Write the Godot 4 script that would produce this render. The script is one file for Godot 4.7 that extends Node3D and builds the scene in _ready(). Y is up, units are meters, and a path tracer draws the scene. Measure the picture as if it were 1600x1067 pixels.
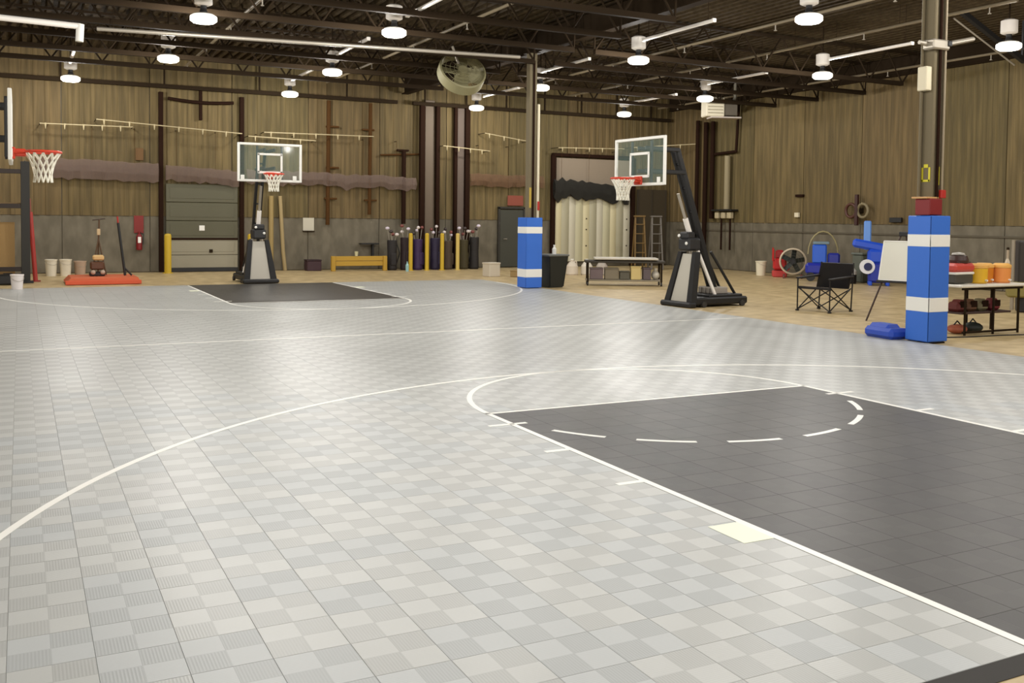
extends Node3D
# A warehouse basketball court: tiled sports floor, portable hoops, tilt-up walls, bar-joist roof, high-bay lamps.
# Court axes: x across the court, z along it (the far baseline is at negative z), y up, metres.

const CAM := Vector3(-5.4813, 1.6952, 3.4258)
const CAM_ROT := Vector3(-0.0399, -0.4687, 0.0113)
const FOCAL := 1518.86
const HORIZON_ROW := 403.29   # the lens axis meets the picture above its middle row
const LAMP_ENERGY := 6.5
const EXPOSURE := 1.0

const BACK := -27.5
const RIGHT := 17.0
const LEFT := -14.0
const FRONT := 9.0
const DECK := 6.45
const WAIN := 1.67
const TILE := 0.3048
const X0 := -0.0536
const Z0 := 0.968
const CXO := -0.04
const FAR_Z := -20.06

var rng := RandomNumberGenerator.new()
var used := {}
var mats := {}

# ---------------------------------------------------------------- mesh building
class S:
	var v := PackedVector3Array()
	var n := PackedVector3Array()
	var uv := PackedVector2Array()
	func tri(a: Vector3, b: Vector3, c: Vector3, na: Vector3, nb: Vector3, nc: Vector3) -> void:
		if (b - a).cross(c - a).dot(na + nb + nc) > 0.0:
			v.append_array([a, c, b]); n.append_array([na, nc, nb])
		else:
			v.append_array([a, b, c]); n.append_array([na, nb, nc])
		uv.append_array([Vector2.ZERO, Vector2.ZERO, Vector2.ZERO])
	func quad(a: Vector3, b: Vector3, c: Vector3, d: Vector3, nn: Vector3) -> void:
		tri(a, b, c, nn, nn, nn)
		tri(a, c, d, nn, nn, nn)
	func box(c: Vector3, s: Vector3, bev := 0.0, bas := Basis.IDENTITY) -> void:
		var h := s * 0.5
		var e: float = minf(bev, minf(h.x, minf(h.y, h.z)) * 0.6)
		for ax in 3:
			for sg in [-1.0, 1.0]:
				var u := (ax + 1) % 3
				var w := (ax + 2) % 3
				var nn := Vector3.ZERO
				nn[ax] = sg
				var p := []
				for k in [[-1, -1], [1, -1], [1, 1], [-1, 1]]:
					var q := Vector3.ZERO
					q[ax] = sg * h[ax]
					q[u] = k[0] * (h[u] - e)
					q[w] = k[1] * (h[w] - e)
					p.append(c + bas * q)
				quad(p[0], p[1], p[2], p[3], bas * nn)
		if e <= 0.0:
			return
		for ax in 3:
			var u := (ax + 1) % 3
			var w := (ax + 2) % 3
			for k in [[-1, -1], [1, -1], [1, 1], [-1, 1]]:
				var p := []
				for t in [[-1, 0], [1, 0], [1, 1], [-1, 1]]:
					var q := Vector3.ZERO
					q[ax] = t[0] * (h[ax] - e)
					q[u] = k[0] * (h[u] - (0.0 if t[1] == 0 else e))
					q[w] = k[1] * (h[w] - (e if t[1] == 0 else 0.0))
					p.append(c + bas * q)
				var nn := Vector3.ZERO
				nn[u] = k[0]; nn[w] = k[1]
				quad(p[0], p[1], p[2], p[3], (bas * nn).normalized())
		for a in [-1, 1]:
			for b in [-1, 1]:
				for d in [-1, 1]:
					var sg := Vector3(a, b, d)
					var i := h - Vector3(e, e, e)
					tri(c + bas * (sg * Vector3(h.x, i.y, i.z)), c + bas * (sg * Vector3(i.x, h.y, i.z)), c + bas * (sg * Vector3(i.x, i.y, h.z)), bas * sg, bas * sg, bas * sg)
	func cone(a: Vector3, b: Vector3, ra: float, rb: float, seg := 10, caps := true) -> void:
		var d := (b - a).normalized()
		var x := d.cross(Vector3.UP if absf(d.y) < 0.9 else Vector3.RIGHT).normalized()
		var y := d.cross(x)
		for i in seg:
			var t0 := TAU * i / seg
			var t1 := TAU * (i + 1) / seg
			var d0 := x * cos(t0) + y * sin(t0)
			var d1 := x * cos(t1) + y * sin(t1)
			var sl := d * (ra - rb) / maxf((b - a).length(), 1e-4)
			var n0 := (d0 + sl).normalized()
			var n1 := (d1 + sl).normalized()
			tri(a + d0 * ra, a + d1 * ra, b + d1 * rb, n0, n1, n1)
			tri(a + d0 * ra, b + d1 * rb, b + d0 * rb, n0, n1, n0)
			if caps:
				if ra > 0.0: tri(a, a + d0 * ra, a + d1 * ra, -d, -d, -d)
				if rb > 0.0: tri(b, b + d0 * rb, b + d1 * rb, d, d, d)
	func tube(pts: Array, r: float, seg := 8) -> void:
		for i in pts.size() - 1:
			cone(pts[i], pts[i + 1], r, r, seg, i == 0 or i == pts.size() - 2)
			if i > 0:
				ball(pts[i], Vector3(r, r, r), seg, 4)
	func ball(c: Vector3, r: Vector3, seg := 12, rings := 7) -> void:
		for j in rings:
			for i in seg:
				var q := []
				for k in [[0, 0], [1, 0], [1, 1], [0, 1]]:
					var th: float = PI * (j + k[1]) / rings
					var ph: float = TAU * (i + k[0]) / seg
					q.append(Vector3(sin(th) * cos(ph), cos(th), sin(th) * sin(ph)))
				var nn := []
				for k in 4:
					nn.append((q[k] / r).normalized())
					q[k] = c + q[k] * r
				if j < rings - 1: tri(q[0], q[2], q[3], nn[0], nn[2], nn[3])
				if j > 0: tri(q[0], q[1], q[2], nn[0], nn[1], nn[2])
	func lathe(c: Vector3, prof: Array, seg := 20, bas := Basis.IDENTITY) -> void:
		for j in prof.size() - 1:
			var p: Vector2 = prof[j]
			var q: Vector2 = prof[j + 1]
			var m := Vector2(q.y - p.y, p.x - q.x).normalized()
			for i in seg:
				var t0 := TAU * i / seg
				var t1 := TAU * (i + 1) / seg
				var d0 := Vector3(cos(t0), 0, sin(t0))
				var d1 := Vector3(cos(t1), 0, sin(t1))
				var n0 := bas * (d0 * m.x + Vector3.UP * m.y)
				var n1 := bas * (d1 * m.x + Vector3.UP * m.y)
				var a := c + bas * (d0 * p.x + Vector3.UP * p.y)
				var b := c + bas * (d1 * p.x + Vector3.UP * p.y)
				var e := c + bas * (d1 * q.x + Vector3.UP * q.y)
				var f := c + bas * (d0 * q.x + Vector3.UP * q.y)
				if p.x > 1e-5: tri(a, b, e, n0, n1, n1)
				if q.x > 1e-5: tri(a, e, f, n0, n1, n0)
	func torus(c: Vector3, R: float, r: float, bas := Basis.IDENTITY, seg := 24, sub := 8) -> void:
		for i in seg:
			for j in sub:
				var q := []
				var nn := []
				for k in [[0, 0], [1, 0], [1, 1], [0, 1]]:
					var a: float = TAU * (i + k[0]) / seg
					var b: float = TAU * (j + k[1]) / sub
					var d := Vector3(cos(a), 0, sin(a))
					var m := d * cos(b) + Vector3.UP * sin(b)
					q.append(c + bas * (d * R + m * r))
					nn.append(bas * m)
				tri(q[0], q[1], q[2], nn[0], nn[1], nn[2])
				tri(q[0], q[2], q[3], nn[0], nn[2], nn[3])
	func prism(poly: Array, a: Vector3, ux: Vector3, uy: Vector3, depth: Vector3) -> void:
		# a convex outline (2-D points along ux, uy from a) pushed along depth
		var cen := Vector2.ZERO
		for p in poly: cen += p
		cen /= poly.size()
		var f := func(p: Vector2) -> Vector3: return a + ux * p.x + uy * p.y
		var dn := depth.normalized()
		for i in poly.size():
			var p: Vector2 = poly[i]
			var q: Vector2 = poly[(i + 1) % poly.size()]
			tri(f.call(cen), f.call(p), f.call(q), -dn, -dn, -dn)
			tri(f.call(cen) + depth, f.call(p) + depth, f.call(q) + depth, dn, dn, dn)
			var mid: Vector2 = (p + q) * 0.5 - cen
			var ed: Vector2 = (q - p).normalized()
			var o := Vector2(ed.y, -ed.x)
			if o.dot(mid) < 0.0: o = -o
			quad(f.call(p), f.call(q), f.call(q) + depth, f.call(p) + depth, ux * o.x + uy * o.y)
	func mesh() -> ArrayMesh:
		var arr := []
		arr.resize(Mesh.ARRAY_MAX)
		arr[Mesh.ARRAY_VERTEX] = v
		arr[Mesh.ARRAY_NORMAL] = n
		arr[Mesh.ARRAY_TEX_UV] = uv
		var m := ArrayMesh.new()
		m.add_surface_from_arrays(Mesh.PRIMITIVE_TRIANGLES, arr)
		return m

# ---------------------------------------------------------------- scene helpers
func numbered(called: String) -> String:
	var k: int = used.get(called, -1) + 1
	used[called] = k
	return called if k == 0 else "%s_%03d" % [called, k]

func thing(called: String, label: String, category: String, at := Vector3.ZERO, turn := 0.0, group := "") -> Node3D:
	var o := Node3D.new()
	o.name = numbered(called)
	add_child(o)
	o.position = at
	o.rotation.y = turn
	tag(o, label, category, group)
	return o

func tag(o: Node, label: String, category := "", group := "", kind := "") -> void:
	if label: o.set_meta("label", label)
	if category: o.set_meta("category", category)
	if group: o.set_meta("group", group)
	if kind: o.set_meta("kind", kind)

func put(parent: Node, called: String, m: Mesh, material: Material, label := "") -> MeshInstance3D:
	var o := MeshInstance3D.new()
	o.mesh = m
	o.material_override = material
	var k := 0
	var nm := called
	if parent == self:
		nm = numbered(called)
	else:
		var key := "%d/%s" % [parent.get_instance_id(), called]
		k = used.get(key, -1) + 1
		used[key] = k
		if k > 0: nm = "%s_%03d" % [called, k]
	o.name = nm
	o.cast_shadow = GeometryInstance3D.SHADOW_CASTING_SETTING_ON
	parent.add_child(o, true)
	if label: o.set_meta("label", label)
	return o

func add(parent: Node, called: String, s: S, material: Material, label := "") -> MeshInstance3D:
	return put(parent, called, s.mesh(), material, label)

func bx(parent: Node, called: String, c: Vector3, size: Vector3, material: Material, bev := 0.01, bas := Basis.IDENTITY, label := "") -> MeshInstance3D:
	var s := S.new()
	s.box(c, size, bev, bas)
	return add(parent, called, s, material, label)

func rod(parent: Node, called: String, a: Vector3, b: Vector3, r: float, material: Material, seg := 8, label := "") -> MeshInstance3D:
	var s := S.new()
	s.cone(a, b, r, r, seg)
	return add(parent, called, s, material, label)

func mat(r: int, g: int, b: int, rough := 0.7, metal := 0.0) -> StandardMaterial3D:
	var key := "%d,%d,%d,%.2f,%.2f" % [r, g, b, rough, metal]
	if not mats.has(key):
		var m := StandardMaterial3D.new()
		m.albedo_color = Color8(r, g, b)
		m.roughness = rough
		m.metallic = metal
		mats[key] = m
	return mats[key]

func see_through(r: int, g: int, b: int, cover: float) -> StandardMaterial3D:
	# fine netting: so small a mesh that only its cover shows
	var m := StandardMaterial3D.new()
	m.albedo_color = Color(r / 255.0, g / 255.0, b / 255.0, cover)
	m.transparency = BaseMaterial3D.TRANSPARENCY_ALPHA
	m.roughness = 0.95
	return m

func noise_tex(sd: int, freq: float, lo: Color, hi: Color, oct := 4, size := 512) -> NoiseTexture2D:
	var f := FastNoiseLite.new()
	f.seed = sd
	f.frequency = freq
	f.fractal_octaves = oct
	var t := NoiseTexture2D.new()
	t.width = size
	t.height = size
	t.seamless = true
	t.noise = f
	var g := Gradient.new()
	g.set_color(0, lo)
	g.set_color(1, hi)
	g.set_offset(0, 0.2)
	g.set_offset(1, 0.8)
	t.color_ramp = g
	return t

func world_mat(tex: Texture2D, scale: Vector3, rough: float, tint := Color.WHITE) -> StandardMaterial3D:
	var m := StandardMaterial3D.new()
	m.albedo_texture = tex
	m.albedo_color = tint
	m.uv1_triplanar = true
	m.uv1_world_triplanar = true
	m.uv1_scale = scale
	m.roughness = rough
	return m

# picture position (1600 x 1067) of a point, to sort tiles by how large they show
func seen_at(p: Vector3) -> Vector3:
	var b := Basis.from_euler(CAM_ROT)
	var d := b.transposed() * (p - CAM)
	if d.z > -0.3: return Vector3(-9999, -9999, 1.0)
	return Vector3(800.0 + FOCAL * d.x / -d.z, HORIZON_ROW - FOCAL * d.y / -d.z, -d.z)

# ---------------------------------------------------------------- materials
var M := {}

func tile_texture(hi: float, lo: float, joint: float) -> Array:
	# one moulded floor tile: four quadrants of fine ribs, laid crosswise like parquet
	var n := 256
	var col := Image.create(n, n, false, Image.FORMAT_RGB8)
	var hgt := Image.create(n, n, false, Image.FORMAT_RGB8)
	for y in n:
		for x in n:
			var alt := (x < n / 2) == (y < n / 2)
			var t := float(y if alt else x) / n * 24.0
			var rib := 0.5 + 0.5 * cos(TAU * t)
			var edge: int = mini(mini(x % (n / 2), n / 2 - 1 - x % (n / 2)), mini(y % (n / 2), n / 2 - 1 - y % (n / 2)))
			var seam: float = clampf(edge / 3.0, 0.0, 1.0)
			var tone: float = (hi if alt else lo) * (0.98 + 0.02 * rib) * (joint + (1.0 - joint) * seam)  # quadrant tones paint in the sheen difference between the crossed ribs
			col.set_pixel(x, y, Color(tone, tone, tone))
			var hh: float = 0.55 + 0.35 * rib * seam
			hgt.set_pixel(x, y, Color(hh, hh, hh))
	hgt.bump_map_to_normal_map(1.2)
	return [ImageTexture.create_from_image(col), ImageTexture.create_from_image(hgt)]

func make_materials() -> void:
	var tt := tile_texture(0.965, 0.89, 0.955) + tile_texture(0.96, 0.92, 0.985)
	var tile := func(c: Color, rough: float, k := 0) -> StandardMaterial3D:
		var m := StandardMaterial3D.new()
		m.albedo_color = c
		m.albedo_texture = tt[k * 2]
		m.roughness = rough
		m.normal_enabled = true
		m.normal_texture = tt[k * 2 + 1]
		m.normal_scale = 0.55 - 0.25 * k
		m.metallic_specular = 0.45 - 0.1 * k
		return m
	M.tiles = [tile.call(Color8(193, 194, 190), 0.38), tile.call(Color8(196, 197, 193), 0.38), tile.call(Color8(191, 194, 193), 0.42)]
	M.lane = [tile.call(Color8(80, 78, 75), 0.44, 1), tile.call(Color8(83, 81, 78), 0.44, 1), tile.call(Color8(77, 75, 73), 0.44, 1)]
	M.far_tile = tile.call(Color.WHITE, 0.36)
	M.far_tile.vertex_color_use_as_albedo = true
	M.paint = mat(246, 244, 236, 0.45)
	M.block_paint = mat(242, 244, 218, 0.45)
	M.slab = world_mat(noise_tex(3, 0.02, Color8(172, 150, 108), Color8(200, 178, 134), 5), Vector3(0.22, 0.22, 0.22), 0.45)
	M.upper = []
	for k in 4:
		M.upper.append(world_mat(noise_tex(20 + k, 0.018, Color8(88, 76, 46), Color8(113, 98, 63), 4), Vector3(0.62, 0.04, 0.62), 0.8, [Color8(255, 250, 240), Color8(238, 232, 220), Color8(250, 240, 232), Color8(232, 230, 214)][k]))
	M.lower = world_mat(noise_tex(31, 0.02, Color8(94, 87, 71), Color8(110, 102, 85), 3), Vector3(0.25, 0.12, 0.25), 0.75)
	M.deck = world_mat(noise_tex(37, 0.03, Color8(52, 43, 30), Color8(70, 59, 42), 4), Vector3(0.3, 0.3, 0.3), 0.8)
	M.steel = mat(44, 35, 25, 0.75, 0.0)
	M.dark_pipe = mat(40, 26, 19, 0.8, 0.0)
	M.brown_pipe = mat(76, 52, 29, 0.8, 0.0)
	for k in [M.steel, M.dark_pipe, M.brown_pipe, M.deck]:
		k.metallic_specular = 0.12
	M.black = mat(22, 21, 21, 0.5)
	M.rubber = mat(48, 45, 41, 0.75)
	M.white = mat(232, 230, 222, 0.5)
	M.cream = mat(214, 204, 176, 0.6)
	M.net = mat(236, 232, 216, 0.8)
	M.rim = mat(206, 58, 28, 0.4)
	M.red = mat(168, 34, 24, 0.45)
	M.dark_red = mat(118, 14, 16, 0.5)
	M.yellow = mat(196, 164, 40, 0.5)
	M.pad = mat(50, 106, 200, 0.45)
	M.pad_dark = mat(40, 74, 178, 0.45)
	M.blue = mat(34, 78, 196, 0.4)
	M.conduit = mat(170, 162, 148, 0.4, 0.5)
	M.white_steel = mat(236, 230, 222, 0.45)
	M.orange = mat(206, 104, 64, 0.6)
	M.column = mat(108, 97, 73, 0.8)
	var gl := StandardMaterial3D.new()
	gl.transparency = BaseMaterial3D.TRANSPARENCY_ALPHA
	gl.albedo_color = Color(0.8, 0.95, 0.9, 0.05)
	gl.roughness = 0.05
	gl.metallic_specular = 0.15
	M.glass = gl
	var glow := StandardMaterial3D.new()
	glow.albedo_color = Color8(250, 246, 236)
	glow.emission_enabled = true
	glow.emission = Color8(255, 246, 228)
	glow.emission_energy_multiplier = 4.0
	M.glow = glow

# ---------------------------------------------------------------- build
func _ready() -> void:
	rng.seed = 11
	var cam := Camera3D.new()
	cam.name = "camera"
	cam.position = CAM
	cam.rotation = CAM_ROT
	cam.projection = Camera3D.PROJECTION_FRUSTUM
	cam.near = 0.05
	cam.far = 200.0
	cam.size = 0.05 * 1067.0 / FOCAL
	cam.frustum_offset = Vector2(0, 0.05 * (HORIZON_ROW - 533.5) / FOCAL)
	add_child(cam)
	cam.current = true
	var env := Environment.new()
	env.background_mode = Environment.BG_COLOR
	env.background_color = Color(0.02, 0.02, 0.025)
	env.tonemap_mode = Environment.TONE_MAPPER_LINEAR
	env.tonemap_exposure = EXPOSURE
	env.sdfgi_enabled = true
	env.ssao_enabled = true
	env.ssil_enabled = true
	var we := WorldEnvironment.new()
	we.name = "environment"
	we.environment = env
	add_child(we)
	make_materials()
	build_shell()
	build_roof()
	build_lamps()
	build_court()
	build_columns()
	build_hoops()
	build_back_wall_items()
	build_right_wall_items()
	build_left_items()
	build_right_items()

func structure(called: String, label: String, category: String) -> Node3D:
	var o := Node3D.new()
	o.name = called
	add_child(o)
	tag(o, label, category, "", "structure")
	return o

# upper wall: ribbed (fluted) concrete panel, local x along the wall, local z out of it
func ribbed_panel(w: float, y0: float, y1: float, pitch := 0.30, depth := 0.02) -> ArrayMesh:
	var s := S.new()
	var x := 0.012
	var e := w - 0.012
	var k := 0
	var pts := [Vector2(x, 0.0)]
	while x + pitch <= e + 0.001:
		pts.append(Vector2(x + pitch * 0.50, 0.0))
		pts.append(Vector2(x + pitch * 0.60, depth))
		pts.append(Vector2(x + pitch * 0.90, depth))
		pts.append(Vector2(x + pitch, 0.0))
		x += pitch
		k += 1
	pts.append(Vector2(e, 0.0))
	for i in pts.size() - 1:
		var p: Vector2 = pts[i]
		var q: Vector2 = pts[i + 1]
		if q.x - p.x < 1e-4: continue
		var nn := Vector3(-(q.y - p.y), 0, q.x - p.x).normalized()
		s.quad(Vector3(p.x, y0, p.y), Vector3(q.x, y0, q.y), Vector3(q.x, y1, q.y), Vector3(p.x, y1, p.y), nn)
		s.quad(Vector3(p.x, y0, p.y), Vector3(q.x, y0, q.y), Vector3(q.x, y0, -0.05), Vector3(p.x, y0, -0.05), Vector3.DOWN)
	s.quad(Vector3(0.012, y0, 0), Vector3(0.012, y1, 0), Vector3(0.012, y1, -0.05), Vector3(0.012, y0, -0.05), Vector3.LEFT)
	s.quad(Vector3(e, y0, 0), Vector3(e, y1, 0), Vector3(e, y1, -0.05), Vector3(e, y0, -0.05), Vector3.RIGHT)
	return s.mesh()

func build_shell() -> void:
	var fl := S.new()
	fl.box(Vector3((LEFT + RIGHT) / 2, -0.166, (BACK + FRONT) / 2), Vector3(RIGHT - LEFT + 0.6, 0.30, FRONT - BACK + 0.6))
	var f := add(self, "floor", fl, M.slab)
	tag(f, "tan concrete slab floor around the tiled court", "floor", "", "structure")
	var cl := S.new()
	cl.box(Vector3((LEFT + RIGHT) / 2, DECK + 0.25, (BACK + FRONT) / 2), Vector3(RIGHT - LEFT + 0.6, 0.30, FRONT - BACK + 0.6))
	var ce := add(self, "ceiling", cl, M.deck)
	tag(ce, "dark corrugated metal roof deck above the joists", "ceiling", "", "structure")
	# corrugated deck under the slab, flutes along z
	var d := S.new()
	var x := LEFT
	while x < RIGHT:
		var q := [Vector2(x, DECK + 0.09), Vector2(x + 0.09, DECK + 0.09), Vector2(x + 0.12, DECK), Vector2(x + 0.22, DECK), Vector2(x + 0.25, DECK + 0.09)]
		for i in 4:
			var a: Vector2 = q[i]
			var b: Vector2 = q[i + 1]
			var nn := Vector3(b.y - a.y, -(b.x - a.x), 0).normalized()
			d.quad(Vector3(a.x, a.y, BACK), Vector3(b.x, b.y, BACK), Vector3(b.x, b.y, FRONT), Vector3(a.x, a.y, FRONT), nn)
		x += 0.25
	add(ce, "deck_sheet", d, M.deck)
	# walls
	var wb := structure("wall_back", "back wall of ribbed tan panels over a smooth grey lower band", "wall")
	bx(wb, "core", Vector3((LEFT + RIGHT) / 2, DECK / 2, BACK - 0.2), Vector3(RIGHT - LEFT + 0.6, DECK + 0.2, 0.3), M.lower, 0.0)
	var w := 2.4
	var pm := ribbed_panel(w, WAIN, DECK)
	var px := LEFT
	var k := 0
	while px < RIGHT - 0.1:
		var ww := minf(w, RIGHT - px)
		var o := put(wb, "wall_panel", pm if ww >= w - 0.01 else ribbed_panel(ww, WAIN, DECK), M.upper[(k * 7 + 1) % 4])
		o.position = Vector3(px, 0, BACK)
		bx(wb, "lower_panel", Vector3(px + ww / 2, WAIN / 2, BACK - 0.045), Vector3(ww - 0.02, WAIN, 0.06), M.lower, 0.008)
		px += w
		k += 1
	var wr := structure("wall_right", "right side wall of ribbed tan panels over a smooth grey lower band", "wall")
	bx(wr, "core", Vector3(RIGHT + 0.2, DECK / 2, (BACK + FRONT) / 2), Vector3(0.3, DECK + 0.2, FRONT - BACK + 0.6), M.lower, 0.0)
	var pz := BACK
	k = 0
	while pz < FRONT - 0.1:
		var ww := minf(w, FRONT - pz)
		var o := put(wr, "wall_panel", pm if ww >= w - 0.01 else ribbed_panel(ww, WAIN + 0.12, DECK), M.upper[(k * 5 + 2) % 4])
		o.position = Vector3(RIGHT, 0, pz + ww)
		o.rotation.y = -PI / 2
		o.position.z = pz
		bx(wr, "lower_panel", Vector3(RIGHT + 0.045, WAIN / 2, pz + ww / 2), Vector3(0.06, WAIN, ww - 0.02), M.lower, 0.008)
		pz += w
		k += 1
	bx(wr, "groove_strip", Vector3(RIGHT - 0.005, 1.38, -14.0), Vector3(0.03, 0.05, 26.0), mat(84, 76, 60, 0.8), 0.0)
	bx(wr, "dark_top_strip", Vector3(RIGHT - 0.06, 6.17, (BACK + FRONT) / 2), Vector3(0.12, 0.54, FRONT - BACK - 0.1), M.steel, 0.01)  # dark strip along the top of the right wall
	var wl := structure("wall_left", "left side wall of plain tan concrete", "wall")
	bx(wl, "core", Vector3(LEFT - 0.15, DECK / 2, (BACK + FRONT) / 2), Vector3(0.3, DECK + 0.2, FRONT - BACK + 0.6), M.upper[1], 0.0)
	var wf := structure("wall_front", "plain tan concrete wall at the near end", "wall")
	bx(wf, "core", Vector3((LEFT + RIGHT) / 2, DECK / 2, FRONT + 0.15), Vector3(RIGHT - LEFT + 0.6, DECK + 0.2, 0.3), M.upper[2], 0.0)

func joist_meshes(L: float, short_end: float, far_end: float, braced := true) -> Array:
	# open web steel joist along x from 0 to L; the bottom chord stops short of the bearing
	var top := S.new()
	top.box(Vector3(L / 2, 0.0, 0.035), Vector3(L, 0.06, 0.045))
	top.box(Vector3(L / 2, 0.0, -0.035), Vector3(L, 0.06, 0.045))
	var dp := 0.86
	var bot := S.new()
	var bl := L - short_end - far_end
	bot.box(Vector3(short_end + bl / 2, -dp, 0.0), Vector3(bl, 0.11, 0.11))
	var web := S.new()
	var n := int(round(bl / 1.2))
	if not braced:
		for i in 7:
			web.box(Vector3(L * (i + 0.35) / 7.0, -dp / 2, 0), Vector3(0.05, dp, 0.05))
		return [top.mesh(), bot.mesh(), web.mesh()]
	for i in n:
		var a := short_end + bl * i / n
		var b := short_end + bl * (i + 1) / n
		web.cone(Vector3(a, 0.02 - dp, 0), Vector3((a + b) / 2, 0.0, 0), 0.024, 0.024, 6, false)
		web.cone(Vector3((a + b) / 2, 0.0, 0), Vector3(b, 0.02 - dp, 0), 0.024, 0.024, 6, false)
	web.cone(Vector3(0.1, 0, 0), Vector3(short_end, 0.02 - dp, 0), 0.024, 0.024, 6, false)
	web.cone(Vector3(L - 0.05, 0, 0), Vector3(L - far_end, 0.02 - dp, 0), 0.024, 0.024, 6, false)
	return [top.mesh(), bot.mesh(), web.mesh()]

func build_roof() -> void:
	var names := ["first", "second", "third", "fourth", "fifth", "sixth", "seventh", "eighth", "ninth", "tenth"]
	var lm := joist_meshes(19.6, 0.9, 0.1)
	var rm := joist_meshes(10.7, 0.1, 0.1)
	var le := joist_meshes(19.6, 0.1, 0.1, false)
	var re := joist_meshes(10.7, 0.1, 0.1, false)
	var rs := joist_meshes(10.7, 0.1, 0.72)
	for k in 8:
		var z: float = [-27.2, -23.3, -21.4, -19.5, -17.6, -15.7, -13.8, -11.9][k]
		for side in 2:
			if side == 1 and k > 5: continue
			var o := thing("roof_joist", "%s dark bar joist from the back wall, on the %s side of the roof girder" % [names[k], ["court", "storage"][side]], "roof joist", Vector3([-13.8, 6.15][side], DECK - 0.06, z), 0.0, "bar joists under the roof deck")
			var ms: Array = [le if k == 0 else lm, re if k == 0 else (rs if k == 5 else rm)][side]
			put(o, "top_chord", ms[0], M.steel)
			put(o, "bottom_chord", ms[1], M.steel)
			put(o, "web", ms[2], M.steel)
	# girder along the column row
	var g := thing("roof_girder", "long dark steel girder running over the row of blue padded columns", "girder", Vector3(6.0, 0, 0))
	bx(g, "top_flange", Vector3(0, DECK - 0.10, -11.5), Vector3(0.22, 0.03, 31.6), M.steel, 0.0)
	bx(g, "web_plate", Vector3(0, DECK - 0.36, -11.5), Vector3(0.03, 0.50, 31.6), M.steel, 0.0)
	bx(g, "bottom_flange", Vector3(0, DECK - 0.62, -11.5), Vector3(0.22, 0.035, 31.6), M.steel, 0.0)
	# pipes and conduits
	var p := thing("ceiling_pipe", "pale grey pipe hung below the joists, running across the court side", "pipe")
	rod(p, "pipe", Vector3(-4.1, 5.35, -17.5), Vector3(4.6, 5.35, -16.2), 0.04, M.conduit, 10)
	for i in 6:
		var t := i / 5.0
		var c := Vector3(-3.8, 5.35, -17.455).lerp(Vector3(4.3, 5.35, -16.245), t)
		rod(p, "hanger_rod", c, c + Vector3(0, 1.02, 0), 0.008, M.steel, 6)
	p = thing("ceiling_pipe", "thick white pipe hung below the joists, leftmost one, with a capped drop end", "pipe")
	rod(p, "pipe", Vector3(-8.0, 5.36, -17.05), Vector3(-4.4, 5.36, -17.45), 0.06, M.white_steel, 10)
	rod(p, "drop_end", Vector3(-4.4, 5.40, -17.45), Vector3(-4.42, 5.06, -17.45), 0.075, M.white, 10)
	rod(p, "hanger_rod", Vector3(-5.2, 5.36, -17.36), Vector3(-5.2, DECK, -17.36), 0.008, M.steel, 6)
	rod(p, "hanger_rod", Vector3(-6.8, 5.36, -17.18), Vector3(-6.8, DECK, -17.18), 0.008, M.steel, 6)
	var runs := [[9.0, 5.95, -26.8, -9.0, "thin tan sprinkler pipe running lengthwise just right of the girder"], [11.6, 6.0, -26.8, -9.0, "thin tan sprinkler pipe running lengthwise midway to the right wall"], [3.2, 5.95, -26.8, -11.0, "thin tan sprinkler pipe running lengthwise above the court, near the girder"], [-1.2, 5.98, -26.8, -12.0, "thin tan sprinkler pipe running lengthwise above the court centre"], [15.9, 5.9, -26.8, -9.0, "thin tan sprinkler pipe running lengthwise closest to the right wall"]]
	for r in runs:
		var q := thing("sprinkler_pipe", r[4], "pipe")
		rod(q, "pipe", Vector3(r[0], r[1], r[2]), Vector3(r[0], r[1], r[3]), 0.035, mat(112, 100, 78, 0.6), 8)
		var z: float = r[2] + 1.2
		while z < r[3] - 0.5:
			var s := S.new()
			s.cone(Vector3(r[0], r[1] - 0.02, z), Vector3(r[0], r[1] - 0.14, z), 0.014, 0.014, 6)
			s.cone(Vector3(r[0], r[1] - 0.14, z), Vector3(r[0], r[1] - 0.155, z), 0.035, 0.035, 8)
			add(q, "sprinkler_head", s, M.conduit)
			rod(q, "hanger_rod", Vector3(r[0], r[1], z + 1.0), Vector3(r[0], DECK, z + 1.0), 0.007, M.steel, 6)
			z += 3.2
	# diagonal brace at the near right
	var b := thing("roof_brace", "heavy dark diagonal brace sloping down to the right wall at the top right", "brace")
	var s2 := S.new()
	s2.box(Vector3(14.38, 5.98, -11.6), Vector3(2.40, 0.11, 0.11), 0.005, Basis(Vector3(0, 0, 1), -0.397))
	add(b, "angle_bar", s2, M.black)
	rod(b, "conduit", Vector3(13.2, 6.30, -11.72), Vector3(15.3, 5.43, -11.72), 0.02, M.conduit, 6)
	rod(b, "hanger", Vector3(15.40, 5.56, -11.6), Vector3(15.40, DECK, -11.6), 0.03, M.black, 6)
	# round hanging fan
	var f := thing("ceiling_fan", "round olive drum fan with a wide wire guard hanging under the joists beside the girder", "fan", Vector3(4.40, 5.33, -19.0))
	var tilt := Basis(Vector3(1, 0, 0.25).normalized(), -1.05) * Basis.IDENTITY
	tilt = Basis(Vector3.UP, -0.45) * Basis(Vector3(1, 0, 0), 0.95) * Basis(Vector3(0, 0, 1), -0.30)
	var olive := mat(134, 128, 94, 0.6)
	var sh := S.new()
	sh.lathe(Vector3(0, 0, 0), [Vector2(0.56, -0.16), Vector2(0.60, -0.14), Vector2(0.60, 0.14), Vector2(0.56, 0.16), Vector2(0.55, 0.14), Vector2(0.55, -0.14), Vector2(0.56, -0.16)], 32, tilt)
	add(f, "drum", sh, olive)
	var bl := S.new()
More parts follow.
